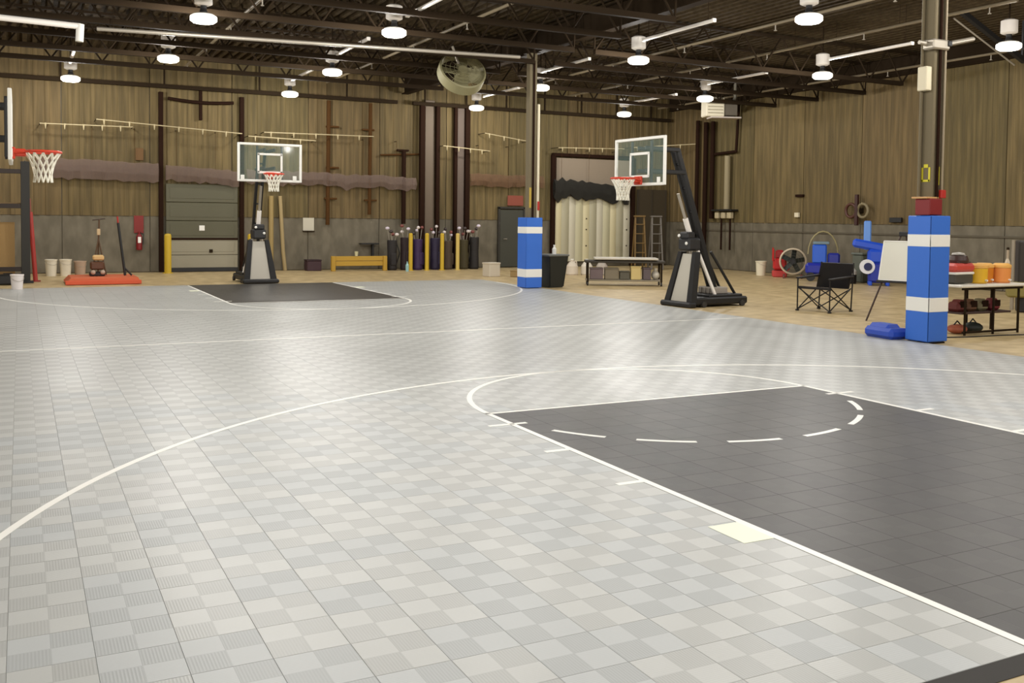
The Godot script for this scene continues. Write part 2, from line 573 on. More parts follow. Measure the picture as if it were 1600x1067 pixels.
	for k in 4:
		bl.box(tilt * (Basis(Vector3.UP, k * PI / 2) * Vector3(0.30, 0, 0)), Vector3(0.50, 0.015, 0.36), 0.0, tilt * Basis(Vector3.UP, k * PI / 2) * Basis(Vector3.RIGHT, 0.5))
		add(f, "blade", bl, olive)
		bl = S.new()
	var hb := S.new()
	hb.cone(tilt * Vector3(0, -0.15, 0), tilt * Vector3(0, 0.15, 0), 0.12, 0.12, 14)
	add(f, "motor", hb, olive)
	var gd := S.new()
	for k in 5:
		gd.torus(tilt * Vector3(0, 0.15, 0), 0.12 + 0.11 * k, 0.006, tilt, 28, 5)
	for k in 12:
		var a := TAU * k / 12
		gd.cone(tilt * Vector3(0.1 * cos(a), 0.15, 0.1 * sin(a)), tilt * Vector3(0.57 * cos(a), 0.15, 0.57 * sin(a)), 0.005, 0.005, 5, false)
	add(f, "guard", gd, olive)
	rod(f, "hanger_arm", Vector3(-0.15, 0.20, 0.15), Vector3(-0.32, 0.62, 0.15), 0.035, M.conduit, 8)
	rod(f, "drop_rod", Vector3(-0.32, 0.60, 0.15), Vector3(-0.32, 1.2, 0.15), 0.03, M.steel, 8)

func build_lamps() -> void:
	# shared meshes
	var can := S.new()
	can.lathe(Vector3.ZERO, [Vector2(0.0, 0.55), Vector2(0.10, 0.55), Vector2(0.16, 0.52), Vector2(0.16, 0.28), Vector2(0.10, 0.25), Vector2(0.0, 0.25)], 18)
	var neck := S.new()
	neck.lathe(Vector3.ZERO, [Vector2(0.055, 0.25), Vector2(0.055, 0.20), Vector2(0.075, 0.12), Vector2(0.17, 0.105), Vector2(0.0, 0.10)], 18)
	var shade := S.new()
	shade.lathe(Vector3.ZERO, [Vector2(0.08, 0.125), Vector2(0.17, 0.100), Vector2(0.195, 0.085), Vector2(0.195, 0.066), Vector2(0.188, 0.066), Vector2(0.188, 0.082), Vector2(0.165, 0.092), Vector2(0.0, 0.095)], 26)
	var lens := S.new()
	lens.lathe(Vector3.ZERO, [Vector2(0.0, 0.063), Vector2(0.228, 0.060), Vector2(0.236, 0.045), Vector2(0.236, -0.02), Vector2(0.19, -0.055), Vector2(0.0, -0.07)], 26)
	var mcan := can.mesh()
	var mneck := neck.mesh()
	var mshade := shade.mesh()
	var mlens := lens.mesh()
	var rodm := S.new()
	rodm.cone(Vector3(0, 0.55, 0), Vector3(0, 1.20, 0), 0.015, 0.015, 8)
	var mrod := rodm.mesh()
	var strip := S.new()
	strip.box(Vector3(0, 0, 0), Vector3(0.075, 0.06, 2.42), 0.012)
	var cap := S.new()
	cap.box(Vector3(0, 0, 0), Vector3(0.085, 0.075, 0.05), 0.008)
	var mstrip := strip.mesh()
	var mcap := cap.mesh()
	var hr := S.new()
	hr.cone(Vector3(0, 0, 0), Vector3(0, 0.90, 0), 0.007, 0.007, 6)
	var mhr := hr.mesh()
	var spots := [
		[-4.26, -24.87, "lit high bay lamp nearest the left hoop, in the row along the back wall", 1],
		[-2.43, -20.08, "lit high bay lamp in the middle row, nearest the left end", 1],
		[-2.48, -15.0, "lit high bay lamp at the top of the view, closest and leftmost", 1],
		[1.57, -24.95, "lit high bay lamp in the back row, above the far glass hoop", 1],
		[1.42, -20.13, "lit high bay lamp in the middle row, between the left lamps and the drum fan", 1],
		[0.99, -14.5, "lit high bay lamp in the front row, directly left above the drum fan", 1],
		[7.67, -25.2, "lit high bay lamp in the back row, just left of the far padded column", 1],
		[7.14, -19.9, "lit high bay lamp half hidden behind the top of the far padded column", 1],
		[6.85, -14.8, "lit high bay lamp above the glass backboard on the right side", 1],
		[12.67, -24.2, "lit high bay lamp in the back row, above the pale strip curtain doorway", 1],
		[12.34, -19.45, "lit high bay lamp beside the white ceiling heater", 1],
		[11.94, -14.4, "lit high bay lamp in front of the right wall, nearest the near column", 1],
	]
	for z in [-9.6, -4.4, 0.8, 6.0]:
		for x in [-9.0, -2.5, 1.0, 6.9, 12.2]:
			spots.append([x, z, "high bay lamp over the near half of the court, outside the picture", 0])
	for z in [-24.9, -20.0, -14.8]:
		spots.append([-9.0, z, "high bay lamp beyond the left edge of the picture", 0])
	for q in spots:
		var o := thing("high_bay_lamp", q[2], "ceiling lamp", Vector3(q[0], 5.25, q[1]), 0.0, "high bay lamps under the roof" if q[3] else ("lamps over the near half of the court" if q[1] > -12.0 else "lamps beyond the left edge"))
		put(o, "ballast_housing", mcan, M.white_steel)
		put(o, "neck", mneck, M.black)
		put(o, "reflector", mshade, M.white)
		put(o, "lens", mlens, M.glow)
		put(o, "hanger_rod", mrod, M.steel)
		var l := OmniLight3D.new()
		l.name = "lamp_light"
		l.light_energy = LAMP_ENERGY
		l.light_color = Color8(255, 252, 247)
		l.light_size = 0.15
		l.omni_range = 45.0
		l.omni_attenuation = 2.0
		l.shadow_enabled = true
		l.position = Vector3(0, -0.04, 0)
		o.add_child(l)
	var sp := [[6.57, -13.0, "long white strip light above the glass backboard on the right side"], [1.22, -13.2, "long white strip light at the top of the view, left of the fan"], [11.78, -12.8, "long white strip light in front of the right wall"], [1.34, -18.3, "long white strip light in the middle row, left of the drum fan"], [11.95, -17.6, "long white strip light beside the white ceiling heater"], [1.47, -23.1, "long white strip light in the back row, left half of the court"], [6.85, -18.1, "long white strip light right beside the far padded column"], [7.75, -23.6, "long white strip light in the back row, just right of the girder"], [12.6, -22.4, "long white strip light in the back row, above the strip curtain doorway"], [-4.3, -23.0, "long white strip light above the left hoop"]]
	for q in sp:
		var o := thing("strip_light", q[2], "strip light", Vector3(q[0], 5.60, q[1]), 0.0, "white strip lights below the joists")
		put(o, "housing", mstrip, M.white_steel)
		for e in [-1.19, 1.19]:
			put(o, "end_cap", mcap, M.white_steel).position.z = e
			put(o, "hanger_rod", mhr, M.steel).position = Vector3(0, 0.03, e * 0.85)

func tile_mesh() -> ArrayMesh:
	var h := TILE / 2 - 0.0004
	var i := h - 0.0014
	var s := S.new()
	var t := [Vector3(-i, 0, -i), Vector3(i, 0, -i), Vector3(i, 0, i), Vector3(-i, 0, i)]
	var u := [Vector2(0.01, 0.01), Vector2(0.99, 0.01), Vector2(0.99, 0.99), Vector2(0.01, 0.99)]
	s.quad(t[0], t[1], t[2], t[3], Vector3.UP)
	# the same corner order as tri() wrote, for the texture
	var out := PackedVector2Array()
	for p in s.v:
		for k in 4:
			if p.is_equal_approx(t[k]): out.append(u[k])
	s.uv = out
	var b := [Vector3(-h, -0.0018, -h), Vector3(h, -0.0018, -h), Vector3(h, -0.0018, h), Vector3(-h, -0.0018, h)]
	for k in 4:
		var m := (k + 1) % 4
		var nn: Vector3 = ((b[k] + b[m]) * 0.5 * Vector3(1, 0, 1)).normalized()
		s.quad(t[k], t[m], b[m], b[k], (nn + Vector3.UP).normalized())
		s.quad(b[k], b[m], b[m] + Vector3(0, -0.0140, 0), b[k] + Vector3(0, -0.0140, 0), nn)
	var arr := []
	arr.resize(Mesh.ARRAY_MAX)
	arr[Mesh.ARRAY_VERTEX] = s.v
	arr[Mesh.ARRAY_NORMAL] = s.n
	arr[Mesh.ARRAY_TEX_UV] = s.uv
	var st := SurfaceTool.new()
	st.create_from_arrays(arr)
	st.generate_tangents()
	return st.commit()

func ribbon(s: S, pts: Array, w: float) -> void:
	# painted line: a thin raised ribbon that follows pts on the floor
	for i in pts.size() - 1:
		var a: Vector3 = pts[i]
		var b: Vector3 = pts[i + 1]
		var da: Vector3 = (b - a) if i == 0 else (b - pts[i - 1])
		var db: Vector3 = (b - a) if i == pts.size() - 2 else (pts[i + 2] - a)
		var na := Vector3(-da.z, 0, da.x).normalized() * w / 2
		var nb := Vector3(-db.z, 0, db.x).normalized() * w / 2
		var up := Vector3(0, 0.0016, 0)
		var dn := Vector3(0, 0.0002, 0)
		s.quad(a - na + up, b - nb + up, b + nb + up, a + na + up, Vector3.UP)
		s.quad(a - na + up, b - nb + up, b - nb + dn, a - na + dn, -na.normalized())
		s.quad(a + na + up, b + nb + up, b + nb + dn, a + na + dn, na.normalized())

func arc(c: Vector3, r: float, a0: float, a1: float, n: int) -> Array:
	var out := []
	for i in n + 1:
		var a := lerpf(a0, a1, float(i) / n)
		out.append(c + Vector3(cos(a) * r, 0, -sin(a) * r))
	return out

func build_court() -> void:
	var court := thing("sports_court", "grey interlocking tile basketball court with two charcoal lanes and white lines", "court floor")
	var tm := tile_mesh()
	var lights := []
	var darks := []
	for i in range(-20, 20):
		for j in 73:
			var p := Vector3(X0 + TILE * (i + 0.5), 0, Z0 - TILE * (j + 0.5))
			var dark := i >= -6 and i < 6 and (p.z > -4.17 or p.z < FAR_Z + 4.17)
			var q := seen_at(p)
			var area := 0.0
			if q.x > -40 and q.x < 1690 and q.y > 0 and q.y < 1100:
				area = 1.0 / (q.z * q.z * q.z)
			(darks if dark else lights).append([area, p])
	var far := []
	for set_k in 2:
		var arr: Array = [lights, darks][set_k]
		arr.sort_custom(func(a, b): return a[0] > b[0])
		for k in arr.size():
			if k < 300 and arr[k][0] > 0.0004:
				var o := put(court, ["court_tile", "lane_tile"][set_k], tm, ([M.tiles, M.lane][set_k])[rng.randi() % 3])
				o.position = arr[k][1]
			else:
				far.append([arr[k][1], set_k])
	var mm := MultiMesh.new()
	mm.transform_format = MultiMesh.TRANSFORM_3D
	mm.use_colors = true
	mm.mesh = tm
	mm.instance_count = far.size()
	for k in far.size():
		mm.set_instance_transform(k, Transform3D(Basis.IDENTITY, far[k][0]))
		var c := Color8(194, 195, 191).srgb_to_linear() if far[k][1] == 0 else Color8(80, 78, 75).srgb_to_linear()
		var pos: Vector3 = far[k][0]
		var f := rng.randf_range(0.95, 1.05)
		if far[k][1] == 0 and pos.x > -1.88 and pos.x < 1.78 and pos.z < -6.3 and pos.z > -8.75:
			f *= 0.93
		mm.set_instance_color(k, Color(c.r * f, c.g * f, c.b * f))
	var mi := MultiMeshInstance3D.new()
	mi.name = "distant_tiles"
	mi.multimesh = mm
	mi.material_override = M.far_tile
	mi.set_meta("kind", "stuff")
	court.add_child(mi)
	# painted lines
	var o := Vector3(CXO, 0, 0)
	var line := func(called: String, pts: Array, w := 0.05) -> void:
		var s := S.new()
		ribbon(s, pts, w)
		add(court, called, s, M.paint)
	for e in 2:
		var zb := 0.0 if e == 0 else FAR_Z
		var sg := -1.0 if e == 0 else 1.0    # into the court
		var ft := zb + sg * 4.17
		var b0 := zb - sg * (1.0 if e == 0 else 1.1)
		for sd in [-1.0, 1.0]:
			line.call("lane_line", [Vector3(CXO + sd * 1.815, 0, b0), Vector3(CXO + sd * 1.815, 0, ft + sg * 0.025)])
		line.call("free_throw_line", [Vector3(CXO - 1.84, 0, ft), Vector3(CXO + 1.84, 0, ft)])
		var c := Vector3(CXO, 0, ft)
		if e == 0:
			line.call("free_throw_arc", arc(c, 1.815, 0, PI, 40))
			for k in 6:
				var a := deg_to_rad(206.7 + 22.3 * k)
				line.call("lane_dash", arc(c, 1.815, a, a + 0.255, 8))
			line.call("three_point_line", [Vector3(CXO + 5.995, 0, 0.9), Vector3(CXO + 5.995, 0, 0.1)] + arc(Vector3(CXO, 0, 0), 5.995, 0.0, PI, 90) + [Vector3(CXO - 5.995, 0, 0.9)])
		else:
			line.call("free_throw_arc", arc(c, 1.815, PI, TAU, 40))
			line.call("three_point_line", arc(Vector3(CXO, 0, zb), 5.995, PI, TAU, 90))
		for sd in [-1.0, 1.0]:
			var xa: float = CXO + sd * 1.84
			var xb: float = CXO + sd * 2.03
			var bl := S.new()
			ribbon(bl, [Vector3(xa, 0, zb + sg * 0.685), Vector3(xb + sd * 0.015, 0, zb + sg * 0.685)], 0.305)
			add(court, "lane_block", bl, M.block_paint)
			for d in [1.78, 2.74, 3.70]:
				line.call("lane_mark", [Vector3(xa - (0.16 * sd if d == 3.70 else 0.0), 0, zb + sg * d), Vector3(xb, 0, zb + sg * d)])
	line.call("half_court_line", [Vector3(-6.1, 0, FAR_Z / 2), Vector3(5.95, 0, FAR_Z / 2)])
	# bevelled rubber edging
	var xl := X0 - TILE * 20
	var xr := X0 + TILE * 20
	var zf := Z0 - TILE * 73
	var edges := [[Vector3(xl, 0, Z0 + 0.002), Vector3(xr, 0, Z0 + 0.002), Vector3(0, 0, 1)], [Vector3(xr + 0.002, 0, Z0), Vector3(xr + 0.002, 0, zf), Vector3(1, 0, 0)], [Vector3(xl, 0, zf - 0.002), Vector3(xr, 0, zf - 0.002), Vector3(0, 0, -1)], [Vector3(xl - 0.002, 0, Z0), Vector3(xl - 0.002, 0, zf), Vector3(-1, 0, 0)]]
	var widths := [0.10, 0.05, 0.06, 0.06]
	for k in 4:
		var q = edges[k]
		var s := S.new()
		var w: Vector3 = q[2] * widths[k]
		var t := Vector3(0, -0.001, 0)
		var u := Vector3(0, -0.013, 0)
		s.quad(q[0] + t, q[1] + t, q[1] + w + u, q[0] + w + u, (q[2] + Vector3.UP * 6).normalized())
		s.quad(q[0] + w + u, q[1] + w + u, q[1] + w + Vector3(0, -0.0155, 0), q[0] + w + Vector3(0, -0.0155, 0), q[2])
		add(court, "edge_ramp", s, M.rubber if k < 2 else mat(120, 104, 76, 0.7))

func build_columns() -> void:
	for k in 2:
		var at := Vector3(6.21, -0.016, -6.37) if k == 0 else Vector3(5.81, -0.016, -17.9)
		var o := thing("padded_column", ["steel column wrapped in blue pads with white bands, nearest one, with a red box above the pads", "steel column wrapped in blue pads with white bands, far one beside the black trash can"][k], "column", at, 0.0, "blue padded columns")
		var col := S.new()
		col.box(Vector3(0, 2.9, 0), Vector3(0.20, 5.8, 0.20), 0.012)
		add(o, "column_shaft", col, M.column)
		bx(o, "base_plate", Vector3(0, 0.012, 0), Vector3(0.36, 0.022, 0.36), M.steel, 0.004)
		bx(o, "cap_plate", Vector3(0, 5.80, 0), Vector3(0.30, 0.02, 0.36), M.steel, 0.003)
		var hw := 0.205 if k == 0 else 0.23
		var top := 1.83 if k == 0 else 1.76
		for f in 4:
			var bas := Basis(Vector3.UP, f * PI / 2)
			var pad := bx(o, "pad", bas * Vector3(0, (top + 0.03) / 2, hw - 0.045), Vector3(hw * 2 - 0.006, top - 0.03, 0.09), M.pad, 0.013, bas)
			var bands := [[1.38, 1.57], [0.45, 0.67]] if k == 0 else [[1.36, 1.54], [0.28, 0.50]]
			for b in bands:
				bx(pad, "white_band", bas * Vector3(0, (b[0] + b[1]) / 2, hw - 0.043), Vector3(hw * 2 - 0.004, b[1] - b[0], 0.094), M.white, 0.013, bas, "white band round the blue pad")
		if k == 0:
			rod(o, "conduit", Vector3(-0.135, 1.9, -0.08), Vector3(-0.135, 5.7, -0.08), 0.024, M.column, 10)
			rod(o, "conduit", Vector3(-0.02, 2.05, 0.13), Vector3(-0.02, 5.7, 0.13), 0.022, M.dark_pipe, 10)
			rod(o, "conduit", Vector3(0.08, 2.1, 0.13), Vector3(0.08, 5.7, 0.13), 0.018, mat(142, 128, 104, 0.6), 10)
			bx(o, "junction_box", Vector3(-0.15, 3.78, -0.02), Vector3(0.12, 0.34, 0.16), M.cream, 0.01)
			bx(o, "red_box", Vector3(-0.08, 1.955, 0.05), Vector3(0.26, 0.235, 0.26), M.dark_red, 0.012)
			bx(o, "box_lid", Vector3(-0.12, 2.085, 0.02), Vector3(0.26, 0.025, 0.26), mat(196, 150, 96, 0.6), 0.004)
			bx(o, "red_bracket", Vector3(0.06, 2.14, 0.16), Vector3(0.10, 0.12, 0.06), M.red, 0.01)
			var fit := S.new()
			fit.box(Vector3(-0.05, 4.25, 0.08), Vector3(0.34, 0.14, 0.20), 0.02)
			fit.cone(Vector3(-0.36, 4.27, 0.05), Vector3(-0.1, 4.25, 0.05), 0.03, 0.045, 8)
			add(o, "pipe_fitting", fit, M.conduit)
			rod(o, "pipe_branch", Vector3(0.1, 4.27, 0.08), Vector3(0.86, 4.44, -0.04), 0.035, M.conduit, 8)
			bx(o, "bracket", Vector3(0.10, 4.27, 0.17), Vector3(0.08, 0.08, 0.06), M.black, 0.01)
			# yellow stencil marks: a loop on the court side and a bar on the side next to it
			var y := S.new()
			y.box(Vector3(-0.104, 2.42, -0.055), Vector3(0.008, 0.20, 0.028))
			y.box(Vector3(-0.104, 2.42, 0.065), Vector3(0.008, 0.20, 0.028))
			y.box(Vector3(-0.104, 2.33, 0.005), Vector3(0.008, 0.03, 0.14))
			y.box(Vector3(-0.104, 2.54, 0.005), Vector3(0.008, 0.05, 0.07))
			add(o, "yellow_mark", y, mat(206, 194, 44, 0.6))
			bx(o, "yellow_mark", Vector3(0.03, 2.40, 0.104), Vector3(0.045, 0.26, 0.008), mat(206, 194, 44, 0.6), 0.0)
		else:
			rod(o, "conduit", Vector3(0.15, 1.75, 0.10), Vector3(0.15, 4.55, 0.10), 0.035, M.cream, 10)
			rod(o, "conduit", Vector3(0.0, 1.7, 0.13), Vector3(0.0, 5.6, 0.13), 0.025, M.dark_pipe, 10)
			bx(o, "yellow_wrap", Vector3(-0.06, 2.25, 0.104), Vector3(0.06, 0.5, 0.010), mat(180, 152, 60, 0.6), 0.002)
			bx(o, "red_tag", Vector3(0.15, 2.05, 0.145), Vector3(0.06, 0.22, 0.015), M.red, 0.003)
	# blue bag at the foot of the near column
	var s := S.new()
	s.box(Vector3(0, 0.08, 0), Vector3(0.60, 0.16, 0.36), 0.07)
	s.box(Vector3(0.04, 0.13, 0), Vector3(0.44, 0.16, 0.26), 0.07)
	var bag := thing("floor_bag", "slumped dark blue weight bag lying against the foot of the near column", "bag", Vector3(6.02, 0.0, -6.92), 1.45)
	add(bag, "body", s, M.pad_dark)
	var st := S.new()
	st.tube([Vector3(-0.1, 0.17, 0.02), Vector3(-0.05, 0.205, 0.02), Vector3(0.07, 0.205, 0.0), Vector3(0.12, 0.165, 0.0)], 0.012, 6)
	add(bag, "strap", st, M.pad)

func make_hoop(label: String, at: Vector3, turn: float, rim_y: float, drop := 0.13) -> Node3D:
	# local +z points into the court; the base's front edge is at z = 0
	var o := thing("portable_hoop", label, "basketball hoop", at, turn, "portable basketball hoops")
	var bz := 0.0
	# base
	var base := S.new()
	base.box(Vector3(0, 0.12, bz - 0.82), Vector3(0.80, 0.15, 1.46), 0.03)
	base.box(Vector3(0, 0.215, bz - 1.0), Vector3(0.70, 0.06, 0.9), 0.02)
	add(o, "base", base, M.black)
	for sx in [-0.40, 0.40]:
		for zz in [-0.35, -1.38]:
			var w := S.new()
			w.cone(Vector3(sx - 0.03, 0.06, bz + zz), Vector3(sx + 0.03, 0.06, bz + zz), 0.06, 0.06, 12)
			add(o, "wheel", w, M.rubber)
	# front shield: pale panel between two black padded legs
	var sh := S.new()
	sh.prism([Vector2(-0.26, 0.06), Vector2(0.26, 0.06), Vector2(0.15, 1.06), Vector2(-0.15, 1.06)], Vector3(0, 0, bz - 0.03), Vector3.RIGHT, Vector3(0, 1, -0.22), Vector3(0, 0, -0.08))
	add(o, "front_panel", sh, mat(196, 190, 176, 0.6))
	for sx in [-1.0, 1.0]:
		var lg := S.new()
		lg.prism([Vector2(sx * 0.27, 0.05), Vector2(sx * 0.42, 0.05), Vector2(sx * 0.26, 1.10), Vector2(sx * 0.16, 1.10)], Vector3(0, 0, bz + 0.01), Vector3.RIGHT, Vector3(0, 1, -0.22), Vector3(0, 0, -0.14))
		add(o, "padded_leg", lg, M.black)
	var toe := S.new()
	toe.box(Vector3(0, 0.055, bz - 0.03), Vector3(0.92, 0.11, 0.20), 0.03)
	add(o, "toe_pad", toe, M.black)
	# head box and actuator
	var hd := S.new()
	hd.box(Vector3(0, 1.25, bz - 0.30), Vector3(0.34, 0.26, 0.34), 0.04)
	hd.box(Vector3(0, 1.43, bz - 0.24), Vector3(0.26, 0.14, 0.22), 0.03)
	add(o, "head_box", hd, mat(34, 33, 33, 0.5))
	for q in [Vector3(-0.10, 1.42, bz - 0.11), Vector3(0.11, 1.27, bz - 0.12)]:
		var kn := S.new()
		kn.ball(q, Vector3(0.035, 0.035, 0.025), 10, 6)
		add(o, "knob", kn, M.white)
	# mast: two black rails that lean toward the court, with paler braces behind
	var top := Vector3(0, rim_y + 0.62, 0.12)
	var foot := Vector3(0, 0.2, bz - 0.98)
	var mast := S.new()
	for sx in [-0.075, 0.075]:
		var a := foot + Vector3(sx, 0, 0)
		var b := top + Vector3(sx, 0, 0)
		var dd := (b - a).normalized()
		mast.box((a + b) / 2, Vector3(0.06, (b - a).length(), 0.11), 0.012, Basis(Vector3.RIGHT, dd, Vector3.RIGHT.cross(dd)))
	for k in 6:
		mast.box(foot.lerp(top, 0.1 + 0.16 * k), Vector3(0.14, 0.04, 0.05), 0.005)
	add(o, "mast", mast, M.black)
	# parallelogram lift arms to the board
	var board_z := 1.0
	for yy in [rim_y + 0.60, rim_y + 0.16]:
		var arm := S.new()
		var mz := lerpf(foot.z, top.z, (yy - 0.2) / (top.y - 0.2))
		for sx in [-0.12, 0.12]:
			arm.box(Vector3(sx, yy, (mz + board_z) / 2 - 0.02), Vector3(0.05, 0.08, board_z - mz - 0.04), 0.01)
		add(o, "lift_arm", arm, M.black)
	rod(o, "lift_piston", Vector3(0.0, 1.46, bz - 0.30), Vector3(0, rim_y - 0.26, 0.02), 0.032, M.conduit, 10)
	rod(o, "piston_sleeve", Vector3(0.0, 1.46, bz - 0.30), Vector3(0, 1.46, bz - 0.30).lerp(Vector3(0, rim_y - 0.26, 0.02), 0.38), 0.055, M.white_steel, 10)
	for sx in [-0.2, 0.2]:
		rod(o, "rear_brace", Vector3(sx, 0.22, bz - 1.38), Vector3(sx * 0.5, 1.10, bz - 0.78), 0.03, M.black, 8)
		rod(o, "side_strut", Vector3(sx * 1.4, 0.24, bz - 0.75), Vector3(sx * 0.5, 1.15, bz - 0.42), 0.035, M.white_steel, 8)
	var wt := S.new()
	for k in 4:
		wt.box(Vector3(-0.18 + 0.12 * k, 0.31, bz - 0.95), Vector3(0.09, 0.14, 0.42), 0.02)
	add(o, "ballast_weights", wt, mat(150, 142, 132, 0.6))
	# backboard
	var w := 1.55
	var h := 0.93
	var cy := rim_y - drop + h / 2
	var gl := S.new()
	gl.box(Vector3(0, cy, board_z), Vector3(w - 0.06, h - 0.06, 0.012))
	var bb := add(o, "backboard", gl, M.glass, "clear glass backboard pane")
	var fr := S.new()
	for sx in [-1.0, 1.0]:
		fr.box(Vector3(sx * (w / 2 - 0.025), cy, board_z), Vector3(0.055, h, 0.05), 0.008)
	for sy in [-1.0, 1.0]:
		fr.box(Vector3(0, cy + sy * (h / 2 - 0.025), board_z), Vector3(w - 0.1, 0.055, 0.05), 0.008)
	add(bb, "white_frame", fr, M.white)
	var tg := S.new()
	var ty := rim_y + 0.05
	for sx in [-1.0, 1.0]:
		tg.box(Vector3(sx * 0.28, ty + 0.22, board_z + 0.009), Vector3(0.05, 0.45, 0.006))
	for yy in [ty, ty + 0.44]:
		tg.box(Vector3(0, yy, board_z + 0.009), Vector3(0.60, 0.05, 0.006))
	add(bb, "target_square", tg, M.white)
	var bk := S.new()
	for sx in [-0.3, 0.3]:
		bk.box(Vector3(sx, cy, board_z - 0.05), Vector3(0.05, h - 0.12, 0.04), 0.005)
	add(bb, "rear_frame", bk, M.black)
	for sx in [-0.66, 0.60]:
		bx(bb, "corner_pad", Vector3(sx, cy - h / 2 + 0.10, board_z + 0.02), Vector3(0.09, 0.11, 0.02), M.white, 0.005)
	# rim and net
	var rc := Vector3(0, rim_y, board_z + 0.40)
	var rm := S.new()
	rm.torus(rc, 0.229, 0.02, Basis.IDENTITY, 28, 8)
	for sx in [-0.12, 0.12]:
		rm.cone(Vector3(sx, rim_y - 0.03, board_z + 0.05), rc + Vector3(sx * 1.3, 0, -0.15), 0.012, 0.012, 6)
	add(o, "rim", rm, M.rim)
	var mnt := S.new()
	mnt.box(Vector3(0, rim_y - 0.03, board_z + 0.035), Vector3(0.22, 0.16, 0.05), 0.01)
	mnt.box(Vector3(0, rim_y - 0.02, board_z + 0.12), Vector3(0.20, 0.10, 0.14), 0.012)
	add(o, "rim_bracket", mnt, M.rim)
	var nt := S.new()
	var prof := [Vector2(0.225, -0.01), Vector2(0.170, -0.11), Vector2(0.130, -0.21), Vector2(0.112, -0.31), Vector2(0.118, -0.42)]
	for k in 12:
		for j in 4:
			var p: Vector2 = prof[j]
			var q: Vector2 = prof[j + 1]
			var a0 := TAU * (k + 0.5 * (j % 2)) / 12
			for sg in [-0.5, 0.5]:
				var a1: float = a0 + TAU * sg / 12
				nt.cone(rc + Vector3(cos(a0) * p.x, p.y, sin(a0) * p.x), rc + Vector3(cos(a1) * q.x, q.y, sin(a1) * q.x), 0.012, 0.012, 5, false)
	add(o, "net", nt, M.net, "white cord net")
	return o

func build_hoops() -> void:
	make_hoop("portable glass basketball hoop at the far end of the court, facing the camera", Vector3(-0.04, -0.002, -21.42), 0.0, 2.72, 0.18)
	make_hoop("portable glass basketball hoop on the right sideline, on the concrete beside the court", Vector3(6.26, -0.016, -12.42), -1.50, 2.52)
	make_hoop("basketball hoop at the left edge, its glass board seen edge-on above a red rim", Vector3(-6.59, -0.016, -11.6), PI / 2, 2.57, 0.16)

func bucket(label: String, at: Vector3, r: float, h: float, m: Material, group := "") -> Node3D:
	var o := thing("bucket", label, "bucket", at, 0.3, group)
	var s := S.new()
	s.lathe(Vector3.ZERO, [Vector2(0, 0), Vector2(r * 0.84, 0), Vector2(r, h), Vector2(r * 1.06, h), Vector2(r * 1.06, h - 0.03), Vector2(r * 0.98, h - 0.035)], 20)
	s.lathe(Vector3.ZERO, [Vector2(r * 1.02, h), Vector2(r * 0.95, h - 0.01), Vector2(r * 0.80, 0.02), Vector2(0, 0.02)], 20)
	add(o, "shell", s, m)
	var hd := S.new()
	var pts := []
	for k in 9:
		var a := PI * k / 8
		pts.append(Vector3(cos(a) * r * 1.05, h - 0.05 - sin(a) * 0.10, sin(a) * r * 0.55 + r * 0.62 * sin(a)))
	hd.tube(pts, 0.004, 5)
	add(o, "handle", hd, M.conduit)
	return o

func bollard(label: String, at: Vector3, h: float, r: float, m: Material) -> void:
	var o := thing("bollard", label, "bollard", at, 0.0, "yellow bollards along the back wall")
	var s := S.new()
	s.lathe(Vector3.ZERO, [Vector2(r, 0), Vector2(r, h - r * 0.6), Vector2(r * 0.8, h - r * 0.15), Vector2(0, h)], 16)
	add(o, "post", s, m)
	var f := S.new()
	f.cone(Vector3(0, 0, 0), Vector3(0, 0.02, 0), r * 1.5, r * 1.5, 16)
	add(o, "base_flange", f, m)

func wall_pipe(called: String, label: String, pts: Array, r: float, m: Material, clamps := []) -> Node3D:
	var o := thing(called, label, "pipe")
	var s := S.new()
	s.tube(pts, r, 10)
	add(o, "pipe", s, m)
	for c in clamps:
		bx(o, "bracket", c, Vector3(0.42, 0.06, 0.10), m, 0.008)
	return o

